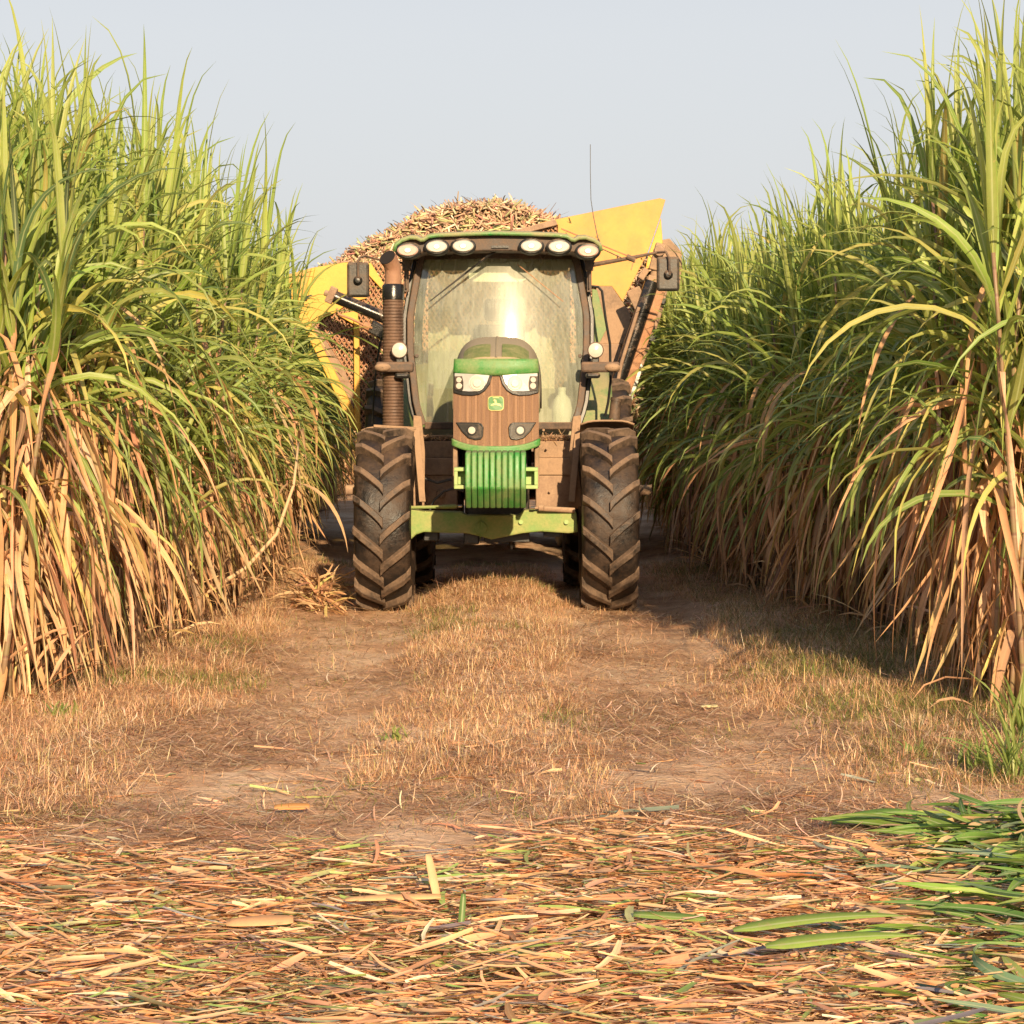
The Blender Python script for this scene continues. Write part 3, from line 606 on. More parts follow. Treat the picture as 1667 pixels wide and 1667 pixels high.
# chassis, engine, axle
part('engine_block', MB().box(cx-0.27, cx+0.27, 18.85, 19.75, 1.0, 1.45).box(cx-0.26, cx+0.26, 19.75, 22.0, 0.72, 1.44), 'black', T, bevel=0.03)
part('gearbox', MB().box(cx-0.24, cx+0.24, 21.2, 22.7, 0.62, 1.15).tube([(cx-0.9, YR, 0.93), (cx+0.9, YR, 0.93)], 0.14, 16), 'black', T, bevel=0.02)
A = 19.40
lft = [(667, 828), (690, 832), (750, 833), (760, 838), (845, 838), (852, 830), (875, 829), (938, 833), (941, 866), (925, 868), (880, 865), (850, 868), (800, 878), (783, 873), (760, 868), (690, 866), (678, 870), (667, 880)]
part('front_axle_beam', MB().prism([(WX(px, A), WZ(py, A)) for px, py in lft], 19.36, 19.56), 'green_axle', T, bevel=0.014)
part('axle_joint', MB().tube([W(783, 860, 19.34), W(783, 860, 19.6)], 0.05, 14).box(WX(782, A)-0.004, WX(782, A)+0.004, 19.335, 19.4, WZ(876, A), WZ(842, A)), 'green_axle', T, bevel=0.005)
for px in (848, 922): part('axle_bolt', MB().tube([W(px, 850, 19.33), W(px, 850, 19.37)], 0.018, 10), 'lime', T)
part('tie_rod', MB().tube([W(864, 827, 19.3), W(877, 827, 19.3)], 0.010, 8).tube([W(877, 827, 19.3), W(885, 827, 19.3)], 0.026, 10).tube([W(885, 828, 19.3), W(935, 831, 19.35)], 0.022, 10), 'pinkrust', T, smooth=True)
part('tie_rod', MB().tube([W(753, 824, 19.3), W(740, 824, 19.3)], 0.008, 8).tube([W(742, 824, 19.3), W(720, 825, 19.3)], 0.017, 10).tube([W(722, 825, 19.3), W(668, 826, 19.35)], 0.013, 10), 'green_axle', T, smooth=True)
part('steering_rod_tip', MB().tube([W(864, 827, 19.29), W(871, 827, 19.29)], 0.0125, 8).tube([W(752, 824, 19.29), W(746, 824, 19.29)], 0.011, 8), 'steelrod', T, smooth=True)
part('underside_bracket', MB().box(WX(690, 19.6), WX(715, 19.6), 19.5, 19.8, WZ(880, 19.6), WZ(860, 19.6)).box(WX(755, 19.6), WX(780, 19.6), 19.5, 19.9, WZ(885, 19.6), WZ(860, 19.6)), 'blackpl', T, bevel=0.01)
part('underside_bracket', MB().box(WX(885, 19.6), WX(912, 19.6), 19.5, 19.8, WZ(873, 19.6), WZ(855, 19.6)).box(WX(788, 19.6), WX(862, 19.6), 19.58, 20.0, WZ(882, 19.6), WZ(860, 19.6)).tube([W(833, 870, 19.7), W(833, 894, 19.7)], [0.04, 0.008], 8), 'blackpl', T, bevel=0.01)
# front frame plates either side of the nose
B = 20.3
for s, x0, x1 in ((-1, 664, 745), (1, 872, 948)):
    part('frame_plate', MB().box(WX(x0, B), WX(x1, B), 20.24, 20.40, WZ(828, B), WZ(773, B)), 'pinkrust' if s > 0 else 'dusty', T, bevel=0.012)
    part('battery_box', MB().box(WX(x0+4, B), WX(x1, B), 20.22, 20.75, WZ(773, B), WZ(745, B)).box(WX(x0+4, B), WX(x1, B), 20.26, 20.75, WZ(745, B), WZ(718, B)), 'dusty', T, bevel=0.008)
    part('cab_floor_ledge', MB().box(WX(x0+2, B), WX(x1, B), 20.36, 20.8, WZ(716, B), WZ(709, B)), 'dusty', T, bevel=0.004)
part('frame_boss', MB().tube([W(718, 803, 20.2), W(718, 803, 20.3)], [0.035, 0.045], 16), 'dusty', T, smooth=True)
# trapped straw on ledges
n = 420; q = rng.random(n) < 0.5
X = np.where(q, U(WX(673, B), WX(738, B), n), U(WX(878, B), WX(936, B), n)); P = np.stack([X, U(20.26, 20.40, n), np.full(n, WZ(715, B))+U(0.0, 0.025, n)], 1)
V, Fq, C = ribbons(P, U(0, 6.28, n), rng.normal(0.1, 0.3, n), 0.2, U(0.03, 0.10, n), U(0.003, 0.009, n), pick([(2, (0.50, 0.28, 0.14)), (1, (0.62, 0.42, 0.22))], n, 0.2), segs=2, across=2, prof='strip')
o = place('trapped_straw', bulk('trapped_straw', (V-np.array([cx, YF, 0]), Fq, C), 'trash'), T); o['kind'] = 'stuff'
part('hose', MB().tube([W(p, q, 20.0) for p, q in ((930, 722), (929, 735), (933, 750), (941, 762), (948, 770))], 0.009, 6), 'lime', T, smooth=True)
part('hose', MB().tube([W(p, q, 20.05) for p, q in ((671, 735), (676, 760), (690, 778), (712, 786), (735, 780))], 0.012, 6), 'blackpl', T, smooth=True)
part('hose', MB().tube([W(p, q, 19.7) for p, q in ((700, 830), (706, 815), (722, 800), (740, 795), (755, 800))], 0.010, 6), 'blackpl', T, smooth=True)
for px, py in ((683, 760), (730, 760), (684, 730), (728, 730), (890, 730), (920, 730), (885, 700), (925, 700), (895, 800), (925, 815), (685, 815)): part('bolt', MB().tube([W(px, py, 20.19), W(px, py, 20.23)], 0.011, 6), 'pinkrust', T)
# front weights
wt = part('weight_carrier', MB().box(cx-0.22, cx+0.22, 18.42, 18.95, 0.98, 1.22), 'blackpl', T, bevel=0.01)
for k in range(10):
    x = cx-0.2025+k*0.045; z0, z1, zb = WZ(734, 18), WZ(797, 18), WZ(829, 18)
    pr = [(18.02, z0-0.01), (18.00, z0-0.04), (18.0, z1+0.01), (18.02, z1-0.01), (18.20, zb), (18.46, zb), (18.46, z0)]
    mb = MB(); nn = len(pr)
    vs = [(x-0.0205, y, z) for y, z in pr]+[(x+0.0205, y, z) for y, z in pr]
    mb.add(vs, [tuple(range(nn)), tuple(range(2*nn-1, nn-1, -1))]+[(i, i+nn, (i+1) % nn+nn, (i+1) % nn) for i in range(nn)])
    part('suitcase_weight', mb, 'green_clean', T, bevel=0.010, smooth=True)
for s, a, b in ((-1, 739, 762), (1, 855, 876)):
    xa, xb = WX(a, 18.1), WX(b, 18.1); z1, z0 = WZ(761, 18.1), WZ(796, 18.1); t = 0.028
    part('weight_bracket', MB().box(xa, xb, 18.1, 18.28, z1-t, z1).box(xa, xb, 18.1, 18.28, z0, z0+t).box(xa if s < 0 else xb-t, xa+t if s < 0 else xb, 18.102, 18.278, z0+t, z1-t).box(xa, xb, 18.24, 18.27, z0+t, z1-t), 'lime', T, bevel=0.005)
# nose: grille, lip, band, hood
hw = 0.322
def nose_out(z):                                    # half width of the front panel at height z
    return hw-0.012*max(0, (z-1.80)/0.1)**2-0.05*max(0, (1.36-z)/0.08)**2
zlo, zhi = WZ(727, 18.5), WZ(607, 18.5)
part('grille', MB().grid(lambda u, v: (lambda z, x: (x, nose_y(x, z), z))(zlo+(zhi-zlo)*u-0.0*v, cx+(v*2-1)*nose_out(zlo+(zhi-zlo)*u)), 20, 24)
     .grid(lambda u, v: (lambda z: (cx-nose_out(z), nose_y(cx-hw, z)+v*0.5, z))(zlo+(zhi-zlo)*u), 20, 2).grid(lambda u, v: (lambda z: (cx+nose_out(z), nose_y(cx+hw, z)+v*0.5, z))(zlo+(zhi-zlo)*u), 20, 2), 'grille', T, smooth=True)
# vertical ribs of dust on the grille
mb = MB()
for k in range(13):
    xx = cx-0.27+k*0.045
    if abs(xx-cx) < 0.02: xx += 0.012
    mb.add([(xx-0.003, nose_y(xx, z)-d, z) for z, d in ((zlo+0.02, 0.001), (1.70, 0.001))]+[(xx, nose_y(xx, z)-0.007, z) for z in (zlo+0.02, 1.70)]+[(xx+0.003, nose_y(xx, z)-0.001, z) for z in (zlo+0.02, 1.70)], [(0, 2, 3, 1), (2, 4, 5, 3)])
part('grille_ribs', mb, grime('grille_rib_dust', (0.36, 0.21, 0.12), amt=0.4, rough=0.9), T)
part('nose_lip', MB().grid(lambda u, v: (lambda x: (x, nose_y(x, 1.3)-0.018, zlo-0.045+0.05*u+0.055*abs((x-cx)/hw)**3))(cx+(2*v-1)*0.325), 4, 24), 'green_clean', T, solid=0.05, smooth='all')
for s in (-1, 1): part('nose_side_plate', MB().box(cx+s*0.3075-0.0175, cx+s*0.3075+0.0175, 18.5, 19.3, 1.0, 1.32), 'dusty', T, bevel=0.01)
stn = [(18.43, 1.865, 0.312, 1.865), (18.415, 1.90, 0.316, 1.875), (18.42, 1.945, 0.318, 1.88), (18.44, 1.965, 0.318, 1.88), (18.60, 2.005, 0.320, 1.88), (18.9, 2.065, 0.325, 1.85), (19.4, 2.135, 0.335, 1.85), (19.9, 2.17, 0.345, 1.85), (20.55, 2.18, 0.36, 1.85)]
def hood_sec(y):
    for a, b in zip(stn[3:], stn[4:]):
        if y <= b[0]:
            t = (y-a[0])/(b[0]-a[0]); return tuple(a[i]+(b[i]-a[i])*t for i in range(4))
    return stn[-1]
def hood_z(x, y):
    _, zt, w, zm = hood_sec(y); q = min(1, abs(x-cx)/w); return 1.60+(zt-1.60)*(1-q**3.6)**(1/3.6)
mb = MB(); ns = 28; ysx = [18.47, 18.52, 18.6, 18.75, 18.9, 19.15, 19.4, 19.9, 20.55]
for y in ysx:
    _, zt, w, zm = hood_sec(y)
    for j in range(ns+1):
        a = math.pi*j/ns; cc, ss = math.cos(a), math.sin(a); e_ = 2/3.6
        x = cx+w*math.copysign(abs(cc)**e_, cc); mb.v.append((x, y+0.55*(x-cx)**2*max(0, (19.4-y)/0.96), 1.60+(zt-1.60)*abs(ss)**e_))
for i in range(len(ysx)-1):
    for j in range(ns):
        a = i*(ns+1)+j; mb.f.append((a, a+1, a+ns+2, a+ns+1))
k0 = len(mb.v)
for j in range(ns+1): v = mb.v[(len(ysx)-1)*(ns+1)+j]; mb.v.append(v)
hood = part('hood', mb, 'hood', T, solid=0.02, smooth=True)
part('hood_band', MB().grid(lambda u, v: (lambda x, z: (x, nose_y(x, 1.9)-0.012-0.012*math.sin(math.pi*min(1, u*1.1)), z))(cx+(2*v-1)*(0.320-0.006*u), 1.868+0.105*u-0.018*(1-abs(2*v-1)**2)*(1-u)-0.0*v), 6, 24), 'green_clean', T, solid=0.02, smooth='all')
part('hood_crease', MB().add([(cx+dx, y, hood_z(cx, y)+dz) for y in (18.47, 18.7, 18.95, 19.4, 19.9, 20.5) for dx, dz in ((-0.012, 0.009), (0, 0.018), (0.012, 0.009))], [(i*3+j, i*3+j+1, i*3+j+4, i*3+j+3) for i in range(5) for j in range(2)]), 'hood', hood, smooth=True)
for s in (-1, 1):
    mb = MB()
    for k in range(9):
        y0 = 18.50+k*0.055; y1 = y0+0.050
        for i in range(6):
            xa = cx+s*(0.045+i*0.034); xb = cx+s*(0.045+(i+1)*0.034)
            f = lambda x, y: y+0.55*(x-cx)**2*max(0, (19.4-y)/0.96)
            mb.add([(xa, f(xa, y0), hood_z(xa, y0)+0.0125), (xb, f(xb, y0), hood_z(xb, y0)+0.0125), (xb, f(xb, y1), hood_z(xb, y1)+0.020), (xa, f(xa, y1), hood_z(xa, y1)+0.020)], [(0, 1, 2, 3)])
    part('hood_vent', mb, 'vent', hood, solid=0.004)
# polygons of the lamps in photograph pixels -> nose plane
def onnose(pts, d0, d1, mat, name, parent, bevel=0.003, mirror=False, zoom=True):
    out = []
    for a, b in pts:
        if zoom: a, b = 700+a/7.577, 520+b/7.577
        x, z = WX(a, 18.46), WZ(b, 18.46)
        if mirror: x = 2*cx-x
        out.append((x, z))
    return part(name, MB().prism(out, d0, d1, lambda x, z: nose_y(x, z)), mat, parent, bevel=bevel)
def circ(px, py, r, n=20, ry=None): return [(px+r*math.cos(2*math.pi*i/n), py+(ry or r)*math.sin(2*math.pi*i/n)) for i in range(n)]
for mir in (False, True):
    fr = onnose([(287, 625), (560, 645), (790, 655), (770, 700), (740, 800), (680, 880), (610, 925), (520, 942), (400, 935), (287, 905)], -0.020, 0.02, 'blackpl', 'headlight', T, 0.006, mir)
    onnose([(302, 662), (560, 675), (735, 690), (700, 790), (650, 850), (590, 885), (480, 890), (380, 880), (302, 845)], -0.026, -0.018, 'chrome', 'reflector', fr, 0.002, mir)
    onnose(circ(580, 785, 100), -0.0285, -0.024, 'bulbgrey', 'ring', fr, 0.0, mir); onnose([(302, 700), (395, 700), (412, 770), (412, 850), (395, 884), (318, 870), (302, 845)], -0.0285, -0.024, 'black', 'bulb_recess', fr, 0.0, mir)
    onnose(circ(580, 785, 88), -0.036, -0.024, 'lens', 'projector', fr, 0.004, mir); onnose(circ(580, 785, 50), -0.046, -0.034, 'bulbgrey', 'bulb', fr, 0.003, mir)
    onnose(circ(355, 745, 34), -0.036, -0.024, 'lens', 'bulb', fr, 0.003, mir); onnose(circ(357, 820, 38), -0.036, -0.024, 'lens', 'bulb', fr, 0.003, mir)
    pod = onnose([(315, 1268), (600, 1270), (640, 1285), (662, 1330), (655, 1440), (630, 1480), (560, 1490), (470, 1465), (385, 1380)], -0.016, 0.02, 'blackpl', 'fog_light', T, 0.006, mir)
    onnose([(345, 1290), (600, 1292), (640, 1330), (632, 1450), (560, 1470), (480, 1445), (400, 1370)], -0.0185, -0.012, 'black', 'housing', pod, 0.002, mir)
    onnose(circ(515, 1368, 62), -0.026, -0.015, 'blackpl', 'bezel', pod, 0.003, mir); onnose(circ(515, 1368, 46), -0.031, -0.02, 'lens', 'lens', pod, 0.004, mir, )
# badge with the leaping deer
def rr(c0, c1, w, h, k, wav=0.0): return [(c0+w*math.copysign(abs(math.cos(a))**k, math.cos(a)), c1+h*math.copysign(abs(math.sin(a))**k, math.sin(a))) for a in [2*math.pi*i/32 for i in range(32)]]
bd = onnose(rr(812, 1037, 101, 92, 0.45), -0.010, 0.004, 'badgeyellow', 'badge', T, 0.003)
onnose(rr(812, 1035, 92, 83, 0.45), -0.014, -0.004, 'badgegreen', 'badge_field', bd, 0.001)
deer = [(745, 1072), (762, 1046), (800, 1030), (798, 1012), (775, 1000), (790, 1000), (786, 978), (806, 996), (812, 985), (822, 1010), (815, 1024), (835, 1034), (866, 1042), (868, 1056), (890, 1078), (858, 1068), (836, 1062), (812, 1056), (790, 1058), (768, 1062)]
onnose(deer, -0.0175, -0.0135, 'badgeyellow', 'badge_deer', bd, 0.0)
onnose([(775, 962), (852, 962), (856, 970), (771, 970)], -0.0172, -0.0135, 'badgeyellow', 'badge_bar', bd, 0.0)

# cab
def wx(z): # windscreen half-width by height
    pts = [(1.44, 0.615), (1.62, 0.68), (2.1, 0.735), (2.4, 0.735), (2.80, 0.665), (2.90, 0.635)]
    for (a, p), (b, q) in zip(pts, pts[1:]):
        if z <= b: return p+(q-p)*max(0, (z-a)/(b-a))
    return pts[-1][1]
CXc = cx+0.005
def scr_y(x, z):
    dz = z-2.22
    return 20.62+(x-CXc)**2/(2*1.3)+0.145*dz+0.09*dz*dz
z0, z1 = 1.46, 2.90
part('windscreen', MB().grid(lambda u, v: (lambda z: (lambda x: (x, scr_y(x, z), z))(CXc+(2*v-1)*(wx(z)-0.02)))(z0+(z1-z0)*u), 24, 24), 'glass', T, smooth='all')
def frame_bar(name, f, w, d, mat='pillar', n=14):
    pts = [Vector(f(i/n)) for i in range(n+1)]; mb = MB()
    for i, p in enumerate(pts):
        dd = (pts[min(i+1, n)]-pts[max(i-1, 0)]).normalized(); s = dd.cross(Vector((0, 1, 0))).normalized()*w/2; yv = Vector((0, d/2, 0))
        mb.v += [tuple(p-s-yv), tuple(p+s-yv), tuple(p+s+yv), tuple(p-s+yv)]
        if i: mb.f += [((i-1)*4+j, (i-1)*4+(j+1) % 4, i*4+(j+1) % 4, i*4+j) for j in range(4)]
    mb.f += [(3, 2, 1, 0), (n*4, n*4+1, n*4+2, n*4+3)]
    return part(name, mb, mat, T, bevel=0.008, smooth=True)
for s in (-1, 1):
    frame_bar('front_pillar', lambda t, s=s: (lambda z: (CXc+s*(wx(z)+0.012), scr_y(CXc+s*wx(z), z)+0.02, z))(z0+(z1-z0)*t), 0.055, 0.09)
    frame_bar('pillar_trim', lambda t, s=s: (lambda z: (CXc+s*(wx(z)+0.062), scr_y(CXc+s*wx(z), z)+0.10, z))(z0+(z1-z0)*t), 0.04, 0.06, 'blackpl')
    frame_bar('rear_pillar', lambda t, s=s: (CXc+s*(0.66+0.07*math.sin(t*3.1)), 22.15, 1.46+1.44*t), 0.07, 0.08, 'blackpl')
    part('side_window', MB().grid(lambda u, v, s=s: (lambda z: (CXc+s*(wx(z)+0.045), 20.85+1.25*v, z))(z0+(z1-z0)*u), 10, 2), 'glass2', T, smooth='all')
    frame_bar('door_pillar', lambda t, s=s: (CXc+s*(wx(1.46+1.44*t)+0.05), 21.25, 1.46+1.44*t), 0.03, 0.06, 'blackpl')
frame_bar('windscreen_sill', lambda t: (lambda x: (x, scr_y(x, 1.46)+0.01, 1.455))(CXc+(2*t-1)*0.62), 0.06, 0.08)
frame_bar('windscreen_header', lambda t: (lambda x: (x, scr_y(x, 2.90)+0.02, 2.895))(CXc+(2*t-1)*0.64), 0.06, 0.08)
for s in (-1, 1):
    part('windscreen_hinge', MB().prism([(CXc+s*0.735, 2.14), (CXc+s*0.665, 2.13), (CXc+s*0.650, 2.10), (CXc+s*0.655, 2.03), (CXc+s*0.675, 2.01), (CXc+s*0.735, 2.01)], 20.66, 20.72, lambda x, z: (x-CXc)**2/2.6).tube([(CXc+s*0.69, 20.77, 2.045), (CXc+s*0.69, 20.80, 2.045)], 0.017, 12), 'pillar', T, bevel=0.004)
    part('header_hook', MB().tube([(WX(808+s*76-7, 20.6), 20.62, WZ(413, 20.6)), (WX(808+s*76, 20.6), 20.62, WZ(423, 20.6)), (WX(808+s*76+7, 20.6), 20.62, WZ(413, 20.6))], 0.006, 6), 'pillar', T)
part('rear_window', MB().grid(lambda u, v: (CXc+(2*v-1)*0.64, 22.15, 1.75+1.1*u), 4, 4), 'glass3', T)
part('cab_floor', MB().box(CXc-0.66, CXc+0.66, 20.85, 22.2, 1.36, 1.44).box(CXc-0.62, CXc+0.62, 22.10, 22.17, 1.45, 1.78), 'interior', T, bevel=0.01)
part('cab_ceiling', MB().box(CXc-0.62, CXc+0.62, 20.9, 22.1, 2.84, 2.875), 'interior', T, bevel=0.01)
part('sun_visor', MB().prism([(WX(763, 20.9), WZ(430, 20.9)), (WX(768, 20.9), WZ(426, 20.9)), (WX(792, 20.9), WZ(426, 20.9)), (WX(797, 20.9), WZ(429, 20.9)), (WX(823, 20.9), WZ(429, 20.9)), (WX(828, 20.9), WZ(426, 20.9)), (WX(852, 20.9), WZ(426, 20.9)), (WX(857, 20.9), WZ(430, 20.9)), (WX(856, 20.9), WZ(455, 20.9)), (WX(848, 20.9), WZ(459, 20.9)), (WX(772, 20.9), WZ(459, 20.9)), (WX(763, 20.9), WZ(453, 20.9))], 20.88, 20.90), 'whitepl', T, bevel=0.003)
part('dashboard', MB().box(CXc-0.19, CXc+0.19, 20.95, 21.2, 1.45, 2.0).box(CXc-0.15, CXc+0.15, 20.98, 21.12, 2.0, 2.10), 'interior', T, bevel=0.04)
st = MB()
for k in range(24):
    a, b = 2*math.pi*k/24, 2*math.pi*(k+1)/24
    st.tube([(CXc+0.19*math.cos(a), 21.27+0.10*math.sin(a), 2.12+0.16*math.sin(a)), (CXc+0.19*math.cos(b), 21.27+0.10*math.sin(b), 2.12+0.16*math.sin(b))], 0.014, 6, cap=False)
st.tube([(CXc-0.18, 21.27, 2.12), (CXc+0.18, 21.27, 2.12)], 0.012, 6).tube([(CXc, 21.27, 2.12), (CXc, 21.15, 1.95)], 0.025, 8)
part('steering_wheel', st, 'seat', T, smooth=True)
se = part('driver_seat', MB().box(CXc-0.25, CXc+0.25, 21.5, 21.95, 1.62, 1.78), 'seat', T, bevel=0.04)
part('backrest', MB().box(CXc-0.23, CXc+0.23, 21.9, 22.02, 1.78, 2.35), 'seat', se, bevel=0.05); part('seat_base', MB().box(CXc-0.15, CXc+0.15, 21.55, 21.9, 1.45, 1.62), 'seat', se, bevel=0.02)
part('headrest', MB().box(CXc-0.14, CXc+0.14, 21.92, 22.0, 2.38, 2.58), 'seat', se, bevel=0.04)
# roof
RD = 20.45
up = [(643, 408), (645, 398), (655, 391), (668, 386.5), (679, 387), (686, 391), (691, 390), (698, 385), (712, 383), (760, 381), (808, 380)]
lo_ = [(808, 409), (740, 410), (715, 412), (690, 411), (676, 417), (660, 417), (648, 413)]
fullup = up+[(1621-a, b) for a, b in reversed(up[:-1])]
roofp = [(WX(a, RD), WZ(b, RD)) for a, b in fullup]
fas = fullup+[(1621-a, b) for a, b in reversed(lo_[1:])]+lo_
fas = [(a, b+3) if b < 400 else (a, b) for a, b in fas]
part('roof_fascia', MB().prism([(WX(a, RD), WZ(b, RD)) for a, b in fas], 20.40, 22.3), 'pillar', T, bevel=0.012, smooth=True)
cap = MB(); nr = len(roofp)
for y, dz in ((20.33, -0.012), (20.36, 0.0), (20.6, 0.02), (21.4, 0.05), (22.3, 0.03)):
    for x, z in roofp: cap.v.append((x, y, z+dz))
for y, dz in ((20.33, -0.035), (22.3, 0.0)):
    pass
for i in range(4):
    for j in range(nr-1): cap.f.append((i*nr+j, i*nr+j+1, (i+1)*nr+j+1, (i+1)*nr+j))
part('roof', cap, 'green', T, solid=0.028, smooth=True)
for px, py, mt in ((664, 408, 'lensred'), (711, 402, 'lens'), (754, 401, 'lens'), (865, 401, 'lens'), (910, 402, 'lens'), (957, 409, 'lensred')):
    c = Vector(W(px, py, 20.36))
    def disc(rx, rz, y0, y1, n=24):
        m_ = MB(); vs = []
        for yy, k in ((y1, 1.0), (y0+0.01, 1.0), (y0, 0.85)):
            vs += [(c.x+rx*k*math.cos(2*math.pi*i/n), yy, c.z+rz*k*math.sin(2*math.pi*i/n)) for i in range(n)]
        fs = [(r_*n+i, r_*n+(i+1) % n, (r_+1)*n+(i+1) % n, (r_+1)*n+i) for r_ in range(2) for i in range(n)]+[tuple(range(2*n, 3*n)), tuple(range(n-1, -1, -1))]
        return m_.add(vs, fs)
    wl = part('roof_work_light', disc(0.108, 0.068, 20.33, 20.50), 'blackpl', T, smooth=True)
    part('lens', disc(0.086, 0.049, 20.312, 20.36), mt, wl, smooth=True)
    part('bulb', disc(0.030, 0.022, 20.300, 20.33), 'chrome', wl, smooth=True)
# wiper
wp = part('wiper_arm', MB().tube([W(812, 405, 20.5), W(795, 416, 20.5), W(758, 444, 20.52)], [0.014, 0.011, 0.006], 6).box(WX(800, 20.4), WX(828, 20.4), 20.38, 20.42, WZ(404, 20.4), WZ(400, 20.4)), 'blackpl', T)
part('wiper_blade', MB().tube([W(803, 410, 20.53), W(760, 443, 20.55), W(699, 491, 20.58)], [0.008, 0.010, 0.005], 5), 'blackpl', wp)
part('side_wiper_shadow_tube', MB().tube([W(842, 430, 20.62), W(917, 491, 20.62)], 0.004, 5), 'rust', T).name = 'wiper_shadow_line'  # thin brown tube modelled as a wiper shadow line on the glass
# exhaust
E = 20.2; ex = WX(640, E)
mb = MB(); prof = [(1.15, 0.088)]; z = 1.16
while z < WZ(486, E): prof += [(z, 0.088), (z+0.006, 0.084), (z+0.012, 0.084), (z+0.018, 0.088)]; z += 0.026
mb.lathe(prof, (ex, E, 0), 'z', 28)
mu = part('exhaust_muffler', mb, 'muffler', T, smooth=True)
part('muffler_collar', MB().lathe([(WZ(488, E), 0.0), (WZ(488, E), 0.091), (WZ(466, E), 0.091), (WZ(463, E), 0.083), (WZ(462, E), 0.06)], (ex, E, 0), 'z', 28), 'cylblack', mu, smooth=True)
top = W(633, 424, E-0.06); rp = 0.068
bend = [(ex, E, WZ(470, E)), (ex, E, WZ(445, E)), (ex-0.005, E-0.01, WZ(434, E)), (ex-0.03, E-0.05, WZ(424, E)), (ex-0.045, E-0.075, WZ(420, E))]
part('exhaust_pipe', MB().tube(bend, [rp, rp, rp, rp*1.02, rp*1.05], 20, cap=False), 'rustpipe', mu, smooth=True)
b1 = Vector(bend[-1]); dn = (Vector(bend[-1])-Vector(bend[-2])).normalized()
part('exhaust_opening', MB().tube([b1-dn*0.012, b1+dn*0.002], rp*0.99, 20), 'pipe_mouth_black', mu)  # near-black disc closing the end of the pipe
# mirrors
def mirror(s, x0, x1, y0, y1, D, arm):
    xa, xb, zb, za = WX(x0, D), WX(x1, D), WZ(y1, D), WZ(y0, D)
    mr = part('wing_mirror', MB().box(xa, xb, D-0.03, D+0.03, zb, za), 'black', T, bevel=0.022)
    xm = (xa+xb)/2+s*0.0; zm = zb+(za-zb)*0.47
    part('mirror_knob', MB().lathe([(-0.075, 0.0), (-0.072, 0.02), (-0.055, 0.036), (-0.03, 0.04)], (xm, D, zm), 'y', 16), 'blackpl', mr, smooth=True)
    part('mirror_arm', MB().tube([W(*p) for p in arm], [0.011]*(len(arm)-2)+[0.016, 0.02] if s > 0 else 0.010, 8), 'pillar', mr, smooth=True)
    part('mirror_glass', MB().box(xa+0.02, xb-0.02, D+0.031, D+0.034, zb+0.02, za-0.02), 'steelrod', mr)
mirror(-1, 565, 601, 427, 484, 20.75, [(583, 452, 20.68), (583, 425, 20.68), (586, 419, 20.7), (594, 417, 20.72), (622, 424, 20.9), (655, 428, 21.0)])
mirror(1, 1069, 1106, 418, 474, 20.75, [(1090, 448, 20.68), (1089, 420, 20.68), (1084, 410, 20.7), (1070, 411, 20.8), (1026, 420, 20.85), (965, 431, 20.9)])
part('mirror_brace', MB().tube([W(980, 405, 20.85), W(1012, 420, 20.85), W(1034, 427, 20.85)], 0.005, 6).tube([W(1020, 417, 20.84), W(1034, 424, 20.84)], 0.022, 8), 'pillar', T, smooth=True)
for s, px in ((-1, 961), (1, 961)):
    x = cx+s*(0.775)
    part('pillar_bracket', MB().box(x-0.035, x+0.035, 20.82, 20.9, WZ(440, 20.8), WZ(418, 20.8)).box(x-0.02, x+0.02, 20.83, 20.88, WZ(475, 20.8), WZ(440, 20.8)).tube([(x, 20.80, WZ(470, 20.8)), (x, 20.80, WZ(444, 20.8))], 0.008, 8), 'pillar', T, bevel=0.006)
# side lamps and indicator arms
for s, lx, ix0, ix1, ox in ((-1, 650.5, 612, 673, 623), (1, 969.5, 946, 1009, 997)):
    D = 20.5 if s > 0 else 20.03; c = W(lx, 570, D)
    lp = part('side_work_light', MB().lathe([(-0.03, 0.060), (-0.025, 0.068), (0.0, 0.068), (0.05, 0.045), (0.06, 0.0)], c, 'y', 24), 'pillar', T, smooth=True)
    part('lens', MB().lathe([(-0.042, 0.0), (-0.040, 0.03), (-0.028, 0.061)], c, 'y', 24), 'lens', lp, smooth=True)
    part('lamp_stem', MB().box(c[0]-0.03, c[0]+0.03, D, D+0.05, c[2]-0.13, c[2]-0.05), 'blackpl', lp, bevel=0.008)
    za, zb = WZ(589, D), WZ(606, D); xa, xb = WX(ix0, D), WX(ix1, D)
    arm = part('indicator_arm', MB().box(xa, xb, D-0.02, D+0.10, zb, za), 'pillar', T, bevel=0.02)
    m_ = MB(); oc = W(ox, 598, D-0.02); nn = 20
    for yy, k in ((0.0, 1.0), (-0.022, 0.85), (-0.034, 0.5), (-0.037, 0.05)):
        m_.v += [(oc[0]+0.066*k*math.cos(2*math.pi*i/nn), oc[1]+yy, oc[2]+0.036*k*math.sin(2*math.pi*i/nn)) for i in range(nn)]
    m_.f = [(r_*nn+i, r_*nn+(i+1) % nn, (r_+1)*nn+(i+1) % nn, (r_+1)*nn+i) for r_ in range(3) for i in range(nn)]
    part('indicator', m_, 'dusty', arm, smooth='all')
    part('arm_base', MB().box(WX(lx, D)-0.02*s-0.06, WX(lx, D)-0.02*s+0.06, D+0.0, D+0.14, zb-0.05, zb-0.002), 'blackpl', arm, bevel=0.02)
